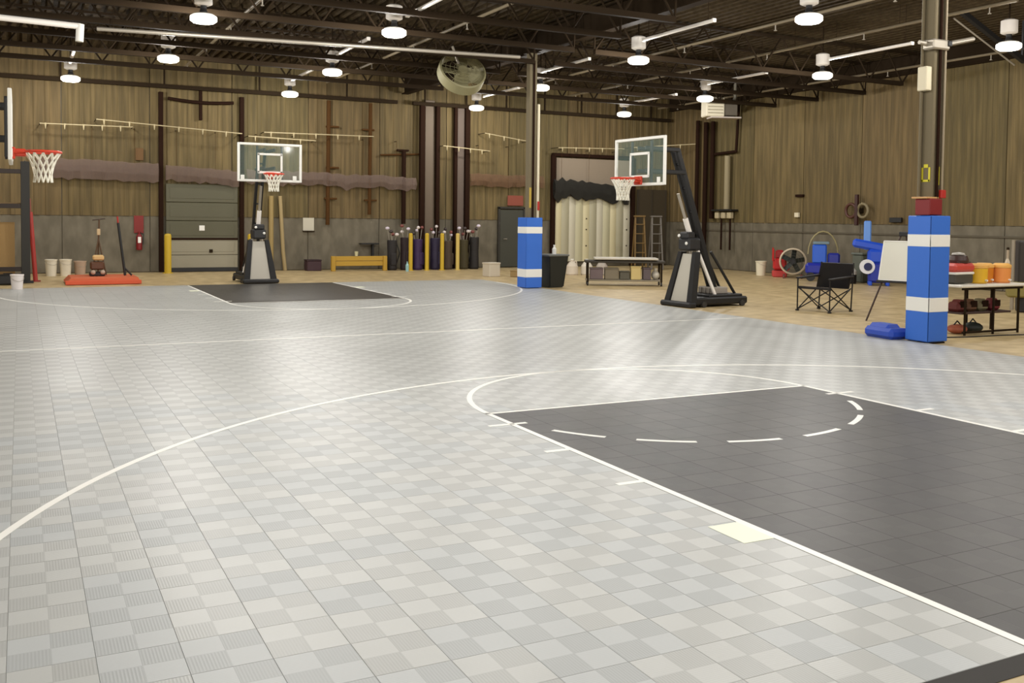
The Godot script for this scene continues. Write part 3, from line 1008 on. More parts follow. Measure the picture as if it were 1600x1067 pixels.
func net_band(label: String, x0: float, x1: float, yt0: float, yt1: float, h: float, z: float, m: Material, ragged: float) -> void:
	# divider net hitched up into a soft hanging roll
	var o := thing("hitched_net", label, "net", Vector3(x0 - 0.1, 0.08, z))
	var s := S.new()
	var n := int((x1 - x0) / 0.16)
	var f := FastNoiseLite.new()
	f.seed = int(x0 * 10) + 500
	f.frequency = 1.1
	var row := func(t: float, k: int) -> Vector3:
		var x := (x1 - x0) * t
		var top := lerpf(yt0, yt1, t) + 0.05 * f.get_noise_2d(x * 2.0, 3.0) + ragged * 0.5 * f.get_noise_2d(x * 4.0, 90.0)
		var bot := top - h + ragged * f.get_noise_2d(x * 3.0, 40.0)
		var yy: float = [top, top - h * 0.3, (top + bot) / 2 - 0.1 * h, bot][k]
		var d: float = [0.0, 0.07, 0.10, 0.03][k] + 0.05 * f.get_noise_2d(x * 6.0, k * 7.0)
		return Vector3(x, yy, d)
	for i in n:
		var a := float(i) / n
		var b := float(i + 1) / n
		for k in 3:
			var p: Vector3 = row.call(a, k)
			var q: Vector3 = row.call(b, k)
			var r2: Vector3 = row.call(b, k + 1)
			var t2: Vector3 = row.call(a, k + 1)
			var nn := (q - p).cross(t2 - p).normalized()
			if nn.z < 0: nn = -nn
			s.quad(p, q, r2, t2, nn)
			var bk := Vector3(0, 0, -1)
			s.quad(p * Vector3(1, 1, 0) + Vector3(0, 0, -p.z * 0.7 - 0.02), q * Vector3(1, 1, 0) + Vector3(0, 0, -q.z * 0.7 - 0.02), r2 * Vector3(1, 1, 0) + Vector3(0, 0, -r2.z * 0.7 - 0.02), t2 * Vector3(1, 1, 0) + Vector3(0, 0, -t2.z * 0.7 - 0.02), bk)
	add(o, "net_roll", s, m)
	var k2 := 0
	var xx := 0.3
	while xx < x1 - x0:
		rod(o, "tie_cord", Vector3(xx, lerpf(yt0, yt1, xx / (x1 - x0)) - 0.02, 0.0), Vector3(xx, 4.16, 0.0), 0.005, M.brown_pipe, 5)
		rod(o, "wall_bracket", Vector3(xx, 4.16, 0.0), Vector3(xx, 4.16, BACK + 0.045 - z), 0.012, M.steel, 5)
		xx += 1.15
		k2 += 1

func net_cable(label: String, a: Vector3, b: Vector3, n: int) -> void:
	var o := thing("net_cable", label, "cable", Vector3(-0.12, 0.10, 0), 0.0, "pale net cables along the walls")
	for e in [a, b]:
		if e.z < -26.0: rod(o, "end_bracket", e, Vector3(e.x, e.y, BACK + 0.045), 0.012, M.steel, 6)
	rod(o, "cable", a, b, 0.016, mat(178, 164, 128, 0.6), 8)
	for k in n:
		var p := a.lerp(b, (k + 0.3) / n)
		var s := S.new()
		s.cone(p + Vector3(0, 0.02, 0), p + Vector3(0, -0.14, 0), 0.03, 0.01, 8)
		add(o, "clip", s, mat(178, 164, 128, 0.6))

func build_back_wall_items() -> void:
	var zf := BACK + 0.05
	# ---- dock door 1
	var d := structure("door_1", "grey green sectional dock door between tall dark tracks, left of the far hoop", "door")
	var gg := mat(82, 79, 58, 0.6)
	var lows := mat(142, 136, 116, 0.55)
	var ys := [0.02, 0.50, 0.98, 1.54, 2.10, 2.66]
	for k in 5:
		var o := bx(d, "door_panel", Vector3(-0.50, (ys[k] + ys[k + 1]) / 2, zf + 0.03), Vector3(2.12, ys[k + 1] - ys[k] - 0.012, 0.05), lows if k < 2 else gg, 0.01)
		bx(o, "inset", Vector3(-0.50, (ys[k] + ys[k + 1]) / 2, zf + 0.058), Vector3(1.9, (ys[k + 1] - ys[k]) * 0.6, 0.012), lows if k < 2 else gg, 0.004)
	bx(d, "dark_rail", Vector3(-0.50, 0.99, zf + 0.065), Vector3(2.12, 0.06, 0.03), M.dark_pipe, 0.004)
	bx(d, "bottom_seal", Vector3(-0.50, 0.05, zf + 0.06), Vector3(2.12, 0.12, 0.06), M.black, 0.01)
	bx(d, "window_disc", Vector3(-0.52, 1.32, zf + 0.07), Vector3(0.16, 0.16, 0.02), M.white, 0.02)
	bx(d, "latch", Vector3(-0.25, 0.62, zf + 0.075), Vector3(0.10, 0.10, 0.03), M.steel, 0.005)
	for x in [-1.70, 0.68]:
		bx(d, "door_track", Vector3(x, 2.69, zf + 0.06), Vector3(0.13, 5.38, 0.12), M.dark_pipe, 0.01)
	var sp := S.new()
	var pts := []
	for k in 9:
		var t := k / 8.0
		pts.append(Vector3(lerpf(-1.50, 0.42, t), 5.20 - 0.06 * sin(PI * t) - 0.02 * t, zf + 0.10))
	sp.tube(pts, 0.05, 8)
	add(d, "torsion_bar", sp, M.dark_pipe)
	bx(d, "centre_bracket", Vector3(-0.55, 5.10, zf + 0.06), Vector3(0.09, 1.0, 0.09), M.dark_pipe, 0.01)
	# ---- dock door 2 with strip curtain
	d = structure("door_2", "dock doorway with a pale strip curtain below a grey header panel", "door")
	bx(d, "header_panel", Vector3(13.5, 3.2, zf + 0.02), Vector3(3.2, 1.5, 0.05), mat(136, 122, 104, 0.7), 0.01)
	bx(d, "lintel", Vector3(13.45, 4.05, zf + 0.08), Vector3(3.5, 0.12, 0.14), M.dark_pipe, 0.01)
	for x in [11.75, 15.2]:
		bx(d, "jamb", Vector3(x, 2.02, zf + 0.07), Vector3(0.16, 4.04, 0.14), M.dark_pipe, 0.01)
	var tones := [mat(206, 196, 158, 0.5), mat(188, 182, 150, 0.5), mat(196, 190, 168, 0.5), mat(170, 164, 138, 0.5)]
	for k in 11:
		var x := 11.98 + 0.295 * k
		var s := S.new()
		var q := []
		for j in 7:
			var t := j / 6.0
			q.append(Vector3(x + (t - 0.5) * 0.32, 0, 0.035 * sin(PI * t) + 0.012 * (k % 2)))
		for j in 6:
			var a: Vector3 = q[j]
			var b: Vector3 = q[j + 1]
			var nn := Vector3(-(b.z - a.z), 0, b.x - a.x).normalized()
			s.quad(a + Vector3(0, 0.18, zf + 0.06), b + Vector3(0, 0.18, zf + 0.06), b + Vector3(0, 2.55, zf + 0.06), a + Vector3(0, 2.55, zf + 0.06), nn)
			s.quad(a + Vector3(0, 0.18, zf + 0.054), b + Vector3(0, 0.18, zf + 0.054), b + Vector3(0, 2.55, zf + 0.054), a + Vector3(0, 2.55, zf + 0.054), -nn)
		var cs := add(d, "curtain_strip", s, tones[(k * 3) % 4])
		if k % 3 == 1:
			for yy in [0.75, 1.35, 1.75]:
				bx(cs, "rivet", Vector3(x, yy + 0.1 * (k % 2), zf + 0.10), Vector3(0.05, 0.05, 0.01), M.steel, 0.004)
	var dp := thing("wall_board", "tall dark olive board on the back wall between the strip curtain doorway and the corner", "board", Vector3(16.1, -0.016, zf + 0.03))
	bx(dp, "panel", Vector3(0, 1.45, 0), Vector3(1.35, 2.9, 0.05), mat(62, 52, 34, 0.7), 0.006)
	for x in [-0.64, 0.0, 0.64]:
		bx(dp, "batten", Vector3(x, 1.45, 0.04), Vector3(0.06, 2.9, 0.03), mat(52, 43, 28, 0.7), 0.004)
	# ---- man door
	d = structure("door_3", "dark green flush door in the back wall, left of the far padded column", "door")
	bx(d, "door_leaf", Vector3(10.1, 1.02, zf + 0.02), Vector3(0.92, 2.02, 0.05), mat(58, 58, 48, 0.6), 0.008)
	for x in [9.60, 10.60]:
		bx(d, "frame_post", Vector3(x, 1.06, zf + 0.03), Vector3(0.08, 2.12, 0.09), mat(42, 38, 30, 0.6), 0.008)
	bx(d, "frame_head", Vector3(10.1, 2.10, zf + 0.03), Vector3(1.08, 0.08, 0.09), mat(42, 38, 30, 0.6), 0.008)
	rod(d, "handle", Vector3(9.76, 1.0, zf + 0.10), Vector3(9.90, 1.0, zf + 0.10), 0.014, M.conduit, 8)
	var sg := thing("wall_sign", "faded red rectangular sign on the wall above the dark green door", "sign", Vector3(10.25, 2.36, zf + 0.01))
	bx(sg, "plate", Vector3(0, 0, 0.012), Vector3(0.62, 0.36, 0.02), mat(128, 62, 44, 0.6), 0.003)
	sg = thing("wall_sign", "small white square sign on the grey lower wall right of the far hoop", "sign", Vector3(2.81, 1.46, BACK + 0.0))
	bx(sg, "plate", Vector3(0, 0, 0.012), Vector3(0.36, 0.42, 0.024), mat(190, 184, 166, 0.6), 0.003)
	bx(sg, "lower_edge", Vector3(0, -0.22, 0.03), Vector3(0.38, 0.035, 0.06), M.steel, 0.003)
	# ---- pipes
	wall_pipe("wall_pipe", "brown wall pipe with cross brackets, nearer of two right of the far hoop", [Vector3(3.43, 5.45, zf + 0.09), Vector3(3.40, 1.45, zf + 0.09)], 0.065, M.brown_pipe, [Vector3(3.56, 4.62, zf + 0.07), Vector3(3.56, 3.3, zf + 0.07), Vector3(3.5, 2.3, zf + 0.07)])
	wall_pipe("wall_pipe", "brown wall pipe with cross brackets, farther of two right of the far hoop", [Vector3(4.83, 5.45, zf + 0.09), Vector3(4.81, 1.8, zf + 0.09)], 0.06, M.brown_pipe, [Vector3(4.76, 4.58, zf + 0.07), Vector3(4.85, 2.27, zf + 0.07)])
	wall_pipe("wall_pipe", "dark riser with a T shaped top left of the tall wall columns", [Vector3(6.0, 3.94, zf + 0.10), Vector3(6.0, 1.5, zf + 0.10)], 0.075, M.dark_pipe, [Vector3(5.97, 3.96, zf + 0.07)])
	var hp := wall_pipe("wall_pipe", "thin horizontal rusty pipe joining the T shaped riser and the tall column", [Vector3(5.2, 3.78, zf + 0.05), Vector3(6.6, 3.86, zf + 0.05)], 0.03, M.brown_pipe)
	hp.name = "cross_pipe"
	wall_pipe("downspout", "pale tan wall pipe seen just behind the far hoop's mast, left of its twin", [Vector3(1.58, 2.35, zf + 0.10), Vector3(1.58, -0.01, zf + 0.10)], 0.075, mat(150, 128, 78, 0.6))
	wall_pipe("downspout", "pale tan wall pipe just right of the far hoop's mast, bent near its foot", [Vector3(1.86, 2.35, zf + 0.10), Vector3(1.96, 0.6, zf + 0.10), Vector3(2.02, -0.01, zf + 0.12)], 0.06, mat(158, 138, 96, 0.6))
	# ---- tall dark wall columns
	var cols := [[6.64, 0.17, "thick dark steel wall column under the end of the girder"], [7.20, 0.13, "slim dark steel wall column second from the girder end"], [7.86, 0.11, "slim dark steel wall column third from the girder end"], [8.30, 0.16, "dark steel wall column fourth from the girder end, next to the back row lamp"]]
	for c in cols:
		var o := thing("wall_column", c[2], "column", Vector3(c[0] - 0.03, -0.016, zf + 0.21))
		bx(o, "shaft", Vector3(0, 2.75, 0), Vector3(c[1], 5.5, 0.16), M.dark_pipe, 0.01)
		bx(o, "base_plate", Vector3(0, 0.012, 0), Vector3(c[1] + 0.12, 0.024, 0.24), M.dark_pipe, 0.003)
	# pale casing between them
	var cs := thing("pipe_casing", "pale grey boxed casing between the first two dark wall columns", "casing", Vector3(6.93, -0.016, zf + 0.06))
	bx(cs, "box", Vector3(0, 2.85, 0), Vector3(0.34, 5.7, 0.10), mat(104, 90, 74, 0.7), 0.01)
	cs = thing("pipe_casing", "pale grey boxed casing between the third and fourth dark wall columns", "casing", Vector3(8.08, -0.016, zf + 0.06))
	bx(cs, "box", Vector3(0, 2.75, 0), Vector3(0.26, 5.5, 0.10), mat(102, 88, 78, 0.7), 0.01)
	# ---- nets and cables
	var nm := see_through(112, 94, 84, 0.55)
	net_band("gathered brown grey divider net hanging on the wall left of the dock door", -4.95, -1.68, 3.22, 3.16, 0.56, zf + 0.16, nm, 0.06)
	net_band("gathered brown grey divider net hanging across the top of the dock door", -1.48, 0.66, 3.14, 3.0, 0.46, zf + 0.20, nm, 0.12)
	net_band("gathered brown grey divider net hanging behind and right of the far hoop", 0.9, 6.5, 3.08, 2.98, 0.42, zf + 0.20, nm, 0.14)
	net_band("gathered brown grey divider net hanging right of the tall wall columns", 8.5, 11.4, 3.18, 3.16, 0.42, zf + 0.20, see_through(112, 84, 62, 0.5), 0.08)
	net_band("ragged black net bundle hanging across the strip curtain doorway", 11.8, 15.0, 3.10, 2.86, 0.62, zf + 0.24, see_through(34, 32, 26, 0.88), 0.34)
	var zc := zf + 0.55
	net_cable("pale net cable with clips, leftmost, behind the left hoop", Vector3(-4.85, 4.13, zc), Vector3(-2.4, 4.15, zc), 5)
	net_cable("pale net cable with clips passing in front of the dock door tracks", Vector3(-3.4, 4.31, zc + 0.16), Vector3(0.68, 4.10, zc + 0.16), 6)
	net_cable("pale net cable with clips just above the far backboard", Vector3(0.9, 4.05, zc), Vector3(3.0, 4.0, zc), 3)
	net_cable("pale net cable with clips running right of the far backboard", Vector3(1.4, 4.2, zc - 0.1), Vector3(4.95, 4.24, zc - 0.1), 5)
	net_cable("pale net cable with clips crossing the tall wall columns", Vector3(7.36, 4.04, zc), Vector3(9.1, 3.93, zc), 4)
	net_cable("pale net cable with clips just left of the far padded column", Vector3(8.9, 4.54, zc), Vector3(10.6, 4.33, zc), 3)
	net_cable("pale net cable above the strip curtain doorway", Vector3(11.8, 4.17, zc), Vector3(14.6, 4.24, zc), 5)
	net_cable("pale net cable leading from the right backboard to the corner pipes", Vector3(14.9, 4.3, zc), Vector3(16.7, 4.42, -25.4), 3)
	# ---- bollards
	bollard("yellow bollard left of the grey green dock door", Vector3(-1.58, -0.016, -26.85), 1.18, 0.10, M.yellow)
	bollard("yellow bollard partly hidden behind the far hoop base", Vector3(0.84, -0.016, -26.85), 1.18, 0.09, M.yellow)
	var od := ["first", "second", "third", "fourth"]
	var bxs := [5.99, 6.56, 7.10, 7.66]
	for k in 4:
		bollard("slim yellow bollard, %s right of the yellow barrier" % od[k], Vector3(bxs[k] - 0.1, -0.016, -26.36), 1.23, 0.065, M.yellow if k < 3 else mat(204, 178, 96, 0.5))
	# ---- yellow barrier
	var o := thing("barrier", "low yellow plank barrier on two posts in front of the back wall", "barrier", Vector3(4.23, -0.016, -26.6))
	var yb := mat(178, 140, 44, 0.6)
	for sx in [-0.86, 0.86]:
		bx(o, "post", Vector3(sx, 0.24, 0), Vector3(0.13, 0.48, 0.13), yb, 0.012)
	for k in 2:
		bx(o, "plank", Vector3(0, 0.24 + 0.16 * k, 0.0), Vector3(1.6, 0.15, 0.05), yb, 0.01)
	var cup := thing("paper_cup", "small pale cup standing on top of the yellow barrier", "cup", Vector3(4.13, 0.461, -26.6))
	var cu := S.new()
	cu.lathe(Vector3.ZERO, [Vector2(0, 0), Vector2(0.045, 0), Vector2(0.06, 0.15), Vector2(0.0, 0.15)], 14)
	add(cup, "body", cu, mat(196, 190, 150, 0.6))
	var bt := thing("water_bottle", "small pale blue bottle on the floor right of the yellow barrier", "bottle", Vector3(5.6, -0.016, -25.9))
	var bs := S.new()
	bs.lathe(Vector3.ZERO, [Vector2(0, 0), Vector2(0.05, 0), Vector2(0.055, 0.2), Vector2(0.02, 0.27), Vector2(0.02, 0.32), Vector2(0, 0.32)], 14)
	add(bt, "body", bs, mat(150, 190, 190, 0.3))
	var pb := thing("crate", "low dark maroon crate on the floor right of the far hoop", "crate", Vector3(2.85, -0.016, -27.1))
	bx(pb, "body", Vector3(0, 0.16, 0), Vector3(0.46, 0.32, 0.4), mat(58, 34, 40, 0.6), 0.02)
	bx(pb, "lid", Vector3(0, 0.34, 0), Vector3(0.48, 0.04, 0.42), mat(48, 28, 32, 0.6), 0.01)
	# dark bench shelf on wall
	var sf := thing("wall_shelf", "small dark shelf bracket on the grey lower wall above the yellow barrier", "shelf", Vector3(4.55, 0.72, BACK + 0.02))
	bx(sf, "board", Vector3(0.25, 0.12, 0.14), Vector3(0.62, 0.04, 0.26), M.black, 0.005)
	bx(sf, "bracket", Vector3(0.38, -0.10, 0.10), Vector3(0.06, 0.42, 0.14), M.black, 0.005)
	# ---- upright equipment bags
	var bags := [[5.40, -26.78, 1.12, mat(34, 30, 30, 0.7), "tall black upright equipment bag, leftmost of the row"], [5.86, -26.78, 1.22, mat(40, 26, 28, 0.7), "tall dark brown upright equipment bag behind the first slim bollard"], [6.30, -26.78, 1.16, mat(56, 34, 78, 0.6), "tall purple upright equipment bag behind the first and second slim bollards"], [6.92, -26.78, 1.20, mat(38, 30, 58, 0.6), "tall dark violet upright equipment bag behind the second slim bollard"], [7.38, -26.78, 1.10, mat(74, 60, 46, 0.7), "tall tan brown upright equipment bag behind the third slim bollard"], [7.96, -26.78, 1.14, mat(62, 54, 26, 0.7), "tall olive upright equipment bag right of the fourth slim bollard"], [8.36, -26.78, 1.24, mat(30, 26, 24, 0.7), "tall black upright equipment bag, rightmost of the row"]]
	var kk := 0
	for b in bags:
		var h: float = b[2]
		o = thing("equipment_bag", b[4], "bag", Vector3(b[0], -0.016, b[1]), 0.4 * kk, "upright equipment bags along the back wall")
		var s := S.new()
		s.lathe(Vector3.ZERO, [Vector2(0, 0), Vector2(0.14, 0), Vector2(0.165, 0.06), Vector2(0.15, h * 0.5), Vector2(0.165, h * 0.86), Vector2(0.15, h * 0.88), Vector2(0.0, h * 0.86)], 16)
		add(o, "body", s, b[3])
		bx(o, "pocket", Vector3(0.0, h * 0.32, 0.14), Vector3(0.20, h * 0.36, 0.09), b[3], 0.03)
		var st := S.new()
		st.tube([Vector3(0.16, h * 0.78, 0), Vector3(0.25, h * 0.5, 0.05), Vector3(0.16, h * 0.2, 0)], 0.018, 6)
		add(o, "strap", st, M.black)
		for j in 4:
			var a := 0.6 + j * 1.5 + kk
			var p := Vector3(cos(a) * 0.09, h * 0.85, sin(a) * 0.09)
			var q := p + Vector3(cos(a) * 0.07, 0.22 + 0.10 * ((j + kk) % 3), sin(a) * 0.05)
			rod(o, "shaft", p, q, 0.009, M.conduit, 6)
			var hd := S.new()
			hd.ball(q, Vector3(0.075, 0.055, 0.055), 10, 6)
			add(o, "head", hd, [mat(214, 204, 200, 0.4), mat(60, 50, 48, 0.5), mat(206, 196, 206, 0.4), mat(120, 66, 60, 0.5)][(j + kk * 2) % 4])
		kk += 1
	# ---- left: extinguisher and sign
	o = thing("fire_extinguisher", "red fire extinguisher with a white label under a red wall board", "extinguisher", Vector3(-2.32, 0, BACK + 0.0))
	bx(o, "backing_board", Vector3(0, 1.42, 0.015), Vector3(0.27, 0.52, 0.02), mat(120, 26, 18, 0.6), 0.003)
	var ex := S.new()
	ex.lathe(Vector3(0, 0.66, 0.12), [Vector2(0, 0), Vector2(0.075, 0.0), Vector2(0.085, 0.03), Vector2(0.085, 0.40), Vector2(0.05, 0.47), Vector2(0.03, 0.49), Vector2(0.03, 0.55), Vector2(0, 0.55)], 16)
	add(o, "cylinder", ex, M.dark_red)
	bx(o, "label_plate", Vector3(0.0, 0.96, 0.205), Vector3(0.09, 0.18, 0.012), M.white, 0.004)
	var nz := S.new()
	nz.tube([Vector3(0.03, 1.18, 0.13), Vector3(0.12, 1.12, 0.16), Vector3(0.10, 0.82, 0.18)], 0.012, 6)
	add(o, "hose", nz, M.black)
	o = thing("wall_plate", "small brown square plate high on the ribbed wall, left of the dock door track", "plate", Vector3(-2.30, 3.50, zf + 0.0))
	bx(o, "plate", Vector3(0, 0, 0.03), Vector3(0.22, 0.36, 0.05), mat(96, 66, 26, 0.7), 0.005)

func build_right_wall_items() -> void:
	var xf := RIGHT - 0.05
	var pv := [[-25.6, 1.8, 5.4, 0.075, "dark vertical pipe at the back right corner, leftmost of the group of three"], [-25.12, 0.2, 5.3, 0.085, "dark vertical pipe at the back right corner, middle of the group of three"], [-24.72, 1.8, 5.3, 0.085, "dark vertical pipe at the back right corner, rightmost of the group of three"]]
	for p in pv:
		wall_pipe("corner_pipe", p[4], [Vector3(xf - 0.12, p[2], p[0]), Vector3(xf - 0.12, p[1], p[0])], p[3], M.dark_pipe)
	wall_pipe("loop_pipe", "dark pipe dropping by the heater and bending back to the corner pipes", [Vector3(xf - 0.1, 5.8, -23.35), Vector3(xf - 0.1, 4.15, -23.45), Vector3(xf - 0.1, 4.12, -24.6)], 0.05, M.dark_pipe)
	wall_pipe("pale_duct", "pale grey vertical duct on the right wall under the bent dark pipe", [Vector3(xf - 0.10, 4.02, -23.9), Vector3(xf - 0.10, 2.14, -23.9)], 0.11, mat(140, 128, 98, 0.7))
	var sh := thing("utility_shelf", "dark wall shelf with hanging meters below the pale grey duct", "shelf", Vector3(xf, 0, -23.95))
	bx(sh, "board", Vector3(-0.16, 2.10, 0), Vector3(0.32, 0.06, 1.1), M.black, 0.005)
	for z in [-0.35, 0.0, 0.32]:
		bx(sh, "meter", Vector3(-0.16, 1.92, z), Vector3(0.16, 0.22, 0.2), mat(178, 164, 132, 0.6), 0.02)
	for z in [-0.2, 0.28]:
		rod(sh, "drain_pipe", Vector3(-0.12, 1.85, z), Vector3(-0.12, 0.7, z), 0.035, M.dark_pipe, 8)
	# ceiling heater
	var o := thing("unit_heater", "white box unit heater hung from a pole near the back right corner", "heater", Vector3(14.65, 5.40, -22.0), -0.35)
	bx(o, "cabinet", Vector3(0, 0.0, 0), Vector3(0.62, 0.62, 0.55), mat(206, 198, 176, 0.5), 0.03)
	for k in 5:
		bx(o, "louver", Vector3(0.0, -0.20 + 0.10 * k, 0.29), Vector3(0.50, 0.02, 0.05), mat(176, 168, 146, 0.5), 0.004, Basis(Vector3.RIGHT, 0.5))
	bx(o, "fan_frame", Vector3(0.55, -0.02, 0.02), Vector3(0.42, 0.50, 0.40), mat(86, 78, 66, 0.6), 0.02)
	bx(o, "shelf_bracket", Vector3(0.38, -0.33, 0.0), Vector3(1.0, 0.05, 0.5), mat(176, 166, 158, 0.5), 0.008)
	for x in [-0.24, 0.24]:
		rod(o, "hanger_rod", Vector3(x, 0.30, 0), Vector3(x, 1.05, 0), 0.012, M.steel, 6)
	var fl := S.new()
	fl.tube([Vector3(0.30, 0.12, 0), Vector3(0.66, 0.16, 0), Vector3(0.74, 0.34, 0), Vector3(0.74, 1.05, 0)], 0.055, 10)
	add(o, "flue", fl, mat(124, 118, 104, 0.5, 0.3))
	# wall bits
	var w := thing("hose_reel", "dark red double hose reel on the right wall above the blue machines", "hose reel", Vector3(xf - 0.05, 2.07, -17.85))
	for k in 2:
		var t := S.new()
		t.torus(Vector3(-0.10, 0, -0.22 + 0.46 * k), 0.20, 0.045, Basis(Vector3.FORWARD, PI / 2), 22, 8)
		add(w, "reel_ring", t, mat(76, 40, 28, 0.5) if k == 0 else mat(120, 108, 80, 0.6))
	bx(w, "wall_mount", Vector3(0.0, 0, 0.02), Vector3(0.20, 0.14, 0.14), M.steel, 0.01)
	bx(w, "post", Vector3(-0.12, 0.02, 0.02), Vector3(0.10, 0.92, 0.10), mat(56, 26, 22, 0.5), 0.01)
	w = thing("wall_box", "small dark vent box on the right wall above the round fan", "vent", Vector3(xf, 2.56, -20.4))
	bx(w, "box", Vector3(0, 0, 0), Vector3(0.08, 0.08, 0.34), M.dark_pipe, 0.005)
	w = thing("wall_box", "small white outlet box on the right wall above the round fan", "outlet", Vector3(xf, 1.94, -20.5))
	bx(w, "box", Vector3(0, 0, 0), Vector3(0.08, 0.15, 0.18), M.cream, 0.008)
	w = thing("wall_box", "small dark box on the right wall just left of the near padded column", "box", Vector3(xf - 0.02, 1.80, -16.5))
	bx(w, "box", Vector3(0, 0, 0), Vector3(0.08, 0.14, 0.42), M.black, 0.008)
	w = thing("wall_box", "tiny dark round button on the lower right wall between near column and orange jugs", "box", Vector3(xf + 0.03, 1.36, -15.0))
	bx(w, "box", Vector3(0, 0, 0), Vector3(0.05, 0.12, 0.12), mat(60, 40, 28, 0.6), 0.02)

func build_left_items() -> void:
	bucket("white bucket at the left edge standing on the corner of the court", Vector3(-5.55, 0.0, -21.05), 0.135, 0.335, mat(226, 218, 214, 0.5))
	bucket("white bucket by the back wall, left one of the pair behind the orange platform", Vector3(-4.72, -0.016, -26.3), 0.155, 0.46, mat(224, 216, 196, 0.5), "white buckets by the back wall")
	bucket("white bucket by the back wall, right one of the pair behind the orange platform", Vector3(-4.36, -0.016, -26.3), 0.155, 0.46, mat(222, 212, 190, 0.5), "white buckets by the back wall")
	bucket("dusty pinkish bucket behind the left end of the orange platform", Vector3(-3.98, -0.016, -26.5), 0.16, 0.40, mat(176, 150, 128, 0.6))
	# dark rack
	var o := thing("storage_rack", "tall dark steel rack upright with a cross beam at the left edge", "rack", Vector3(-5.36, -0.016, -23.35))
	for z in [-0.05, -0.95]:
		bx(o, "post", Vector3(0, 1.5, z), Vector3(0.20 if z > -0.5 else 0.10, 3.0, 0.10), mat(34, 32, 26, 0.6), 0.008)
	for y in [0.35, 1.9, 2.75]:
		bx(o, "cross_beam", Vector3(-1.2, y, -0.04), Vector3(2.3, 0.11, 0.06), mat(40, 28, 20, 0.6), 0.006)
	for k in 4:
		rod(o, "lattice_brace", Vector3(0, 0.3 + 0.7 * k, -0.1), Vector3(0, 0.95 + 0.7 * k, -0.9), 0.015, M.black, 6)
	bx(o, "shelf_board", Vector3(-1.2, 1.97, -0.5), Vector3(2.2, 0.03, 0.8), mat(110, 88, 56, 0.8), 0.003)
	bx(o, "foot", Vector3(0.0, 0.03, -0.05), Vector3(0.34, 0.05, 0.22), M.black, 0.005)
	var cb := thing("floor_case", "low black case on the floor beside the dark rack upright", "case", Vector3(-5.75, -0.016, -22.9))
	bx(cb, "body", Vector3(0, 0.13, 0), Vector3(0.62, 0.24, 0.4), M.black, 0.03)
	rod(cb, "handle", Vector3(-0.1, 0.27, 0), Vector3(0.1, 0.27, 0), 0.012, M.black, 6)
	var bag := thing("board_stack", "leaning tan board stored in the rack at the left edge", "board", Vector3(-5.85, -0.016, -23.75))
	bx(bag, "panel", Vector3(0, 0.75, 0), Vector3(0.5, 1.5, 0.05), mat(150, 120, 74, 0.8), 0.005, Basis(Vector3.RIGHT, -0.05))
	# red leaning pipe
	o = thing("red_pole", "red steel pole standing on the floor right of the dark rack upright", "pole", Vector3(-5.14, -0.016, -23.95))
	rod(o, "pole", Vector3(0.0, 0.02, 0), Vector3(-0.11, 1.76, 0), 0.055, mat(166, 52, 44, 0.5), 12)
	rod(o, "pole_tip", Vector3(-0.11, 1.76, 0), Vector3(-0.12, 2.1, 0), 0.03, mat(130, 70, 52, 0.6), 10)
	rod(o, "foot", Vector3(0, 0.0, 0), Vector3(0, 0.03, 0), 0.12, mat(130, 40, 36, 0.5), 14)
	# orange platform with machine and poles
	o = thing("orange_platform", "low orange steel platform on the floor behind the far left corner of the court", "platform", Vector3(-3.65, -0.016, -23.0))
	var s := S.new()
	s.prism([Vector2(-0.86, 0.04), Vector2(0.84, 0.04), Vector2(0.78, 0.17), Vector2(-0.74, 0.17)], Vector3(0, 0, 0.75), Vector3.RIGHT, Vector3.UP, Vector3(0, 0, -1.5))
	add(o, "deck", s, M.orange)
	bx(o, "front_lip", Vector3(-0.01, 0.06, 0.78), Vector3(1.72, 0.10, 0.05), mat(206, 84, 48, 0.5), 0.01)
	for x in [-0.7, 0.7]:
		for z in [-0.6, 0.6]:
			var wh := S.new()
			wh.cone(Vector3(x - 0.03, 0.04, z), Vector3(x + 0.03, 0.04, z), 0.04, 0.04, 10)
			add(o, "caster", wh, M.black)
	o = thing("engine_unit", "small brown engine with a pale cap standing on the orange platform", "engine", Vector3(-3.76, 0.155, -23.1))
	bx(o, "block", Vector3(0, 0.26, 0), Vector3(0.32, 0.20, 0.30), mat(86, 52, 28, 0.5), 0.03)
	bx(o, "cap", Vector3(0.03, 0.46, 0), Vector3(0.26, 0.13, 0.24), mat(206, 170, 112, 0.5), 0.03)
	bx(o, "skid", Vector3(0, 0.05, 0), Vector3(0.36, 0.10, 0.32), M.black, 0.02)
	for x in [-0.10, 0.12]:
		var kn := S.new()
		kn.ball(Vector3(x, 0.10, 0.19), Vector3(0.06, 0.06, 0.05), 10, 6)
		add(o, "pulley", kn, mat(180, 160, 140, 0.4))
	o = thing("tripod", "thin brown tripod with a pale clamp standing behind the engine on the orange platform", "tripod", Vector3(-3.70, 0.155, -23.42))
	for k in 3:
		var a := TAU * k / 3 + 0.5
		rod(o, "leg", Vector3(0, 0.92, 0), Vector3(cos(a) * 0.20, 0.01, sin(a) * 0.14), 0.018, mat(84, 60, 36, 0.6), 8)
	rod(o, "mast", Vector3(0, 0.85, 0), Vector3(0.02, 1.42, 0), 0.02, mat(84, 60, 36, 0.6), 8)
	bx(o, "clamp", Vector3(0.0, 1.10, 0.03), Vector3(0.08, 0.16, 0.06), mat(196, 170, 130, 0.6), 0.01)
	rod(o, "crossbar", Vector3(-0.14, 1.40, 0), Vector3(0.16, 1.44, 0), 0.014, mat(60, 44, 30, 0.6), 8)
	o = thing("upright_pole", "slim black pole leaning on the right end of the orange platform", "pole", Vector3(-3.17, 0.155, -23.0))
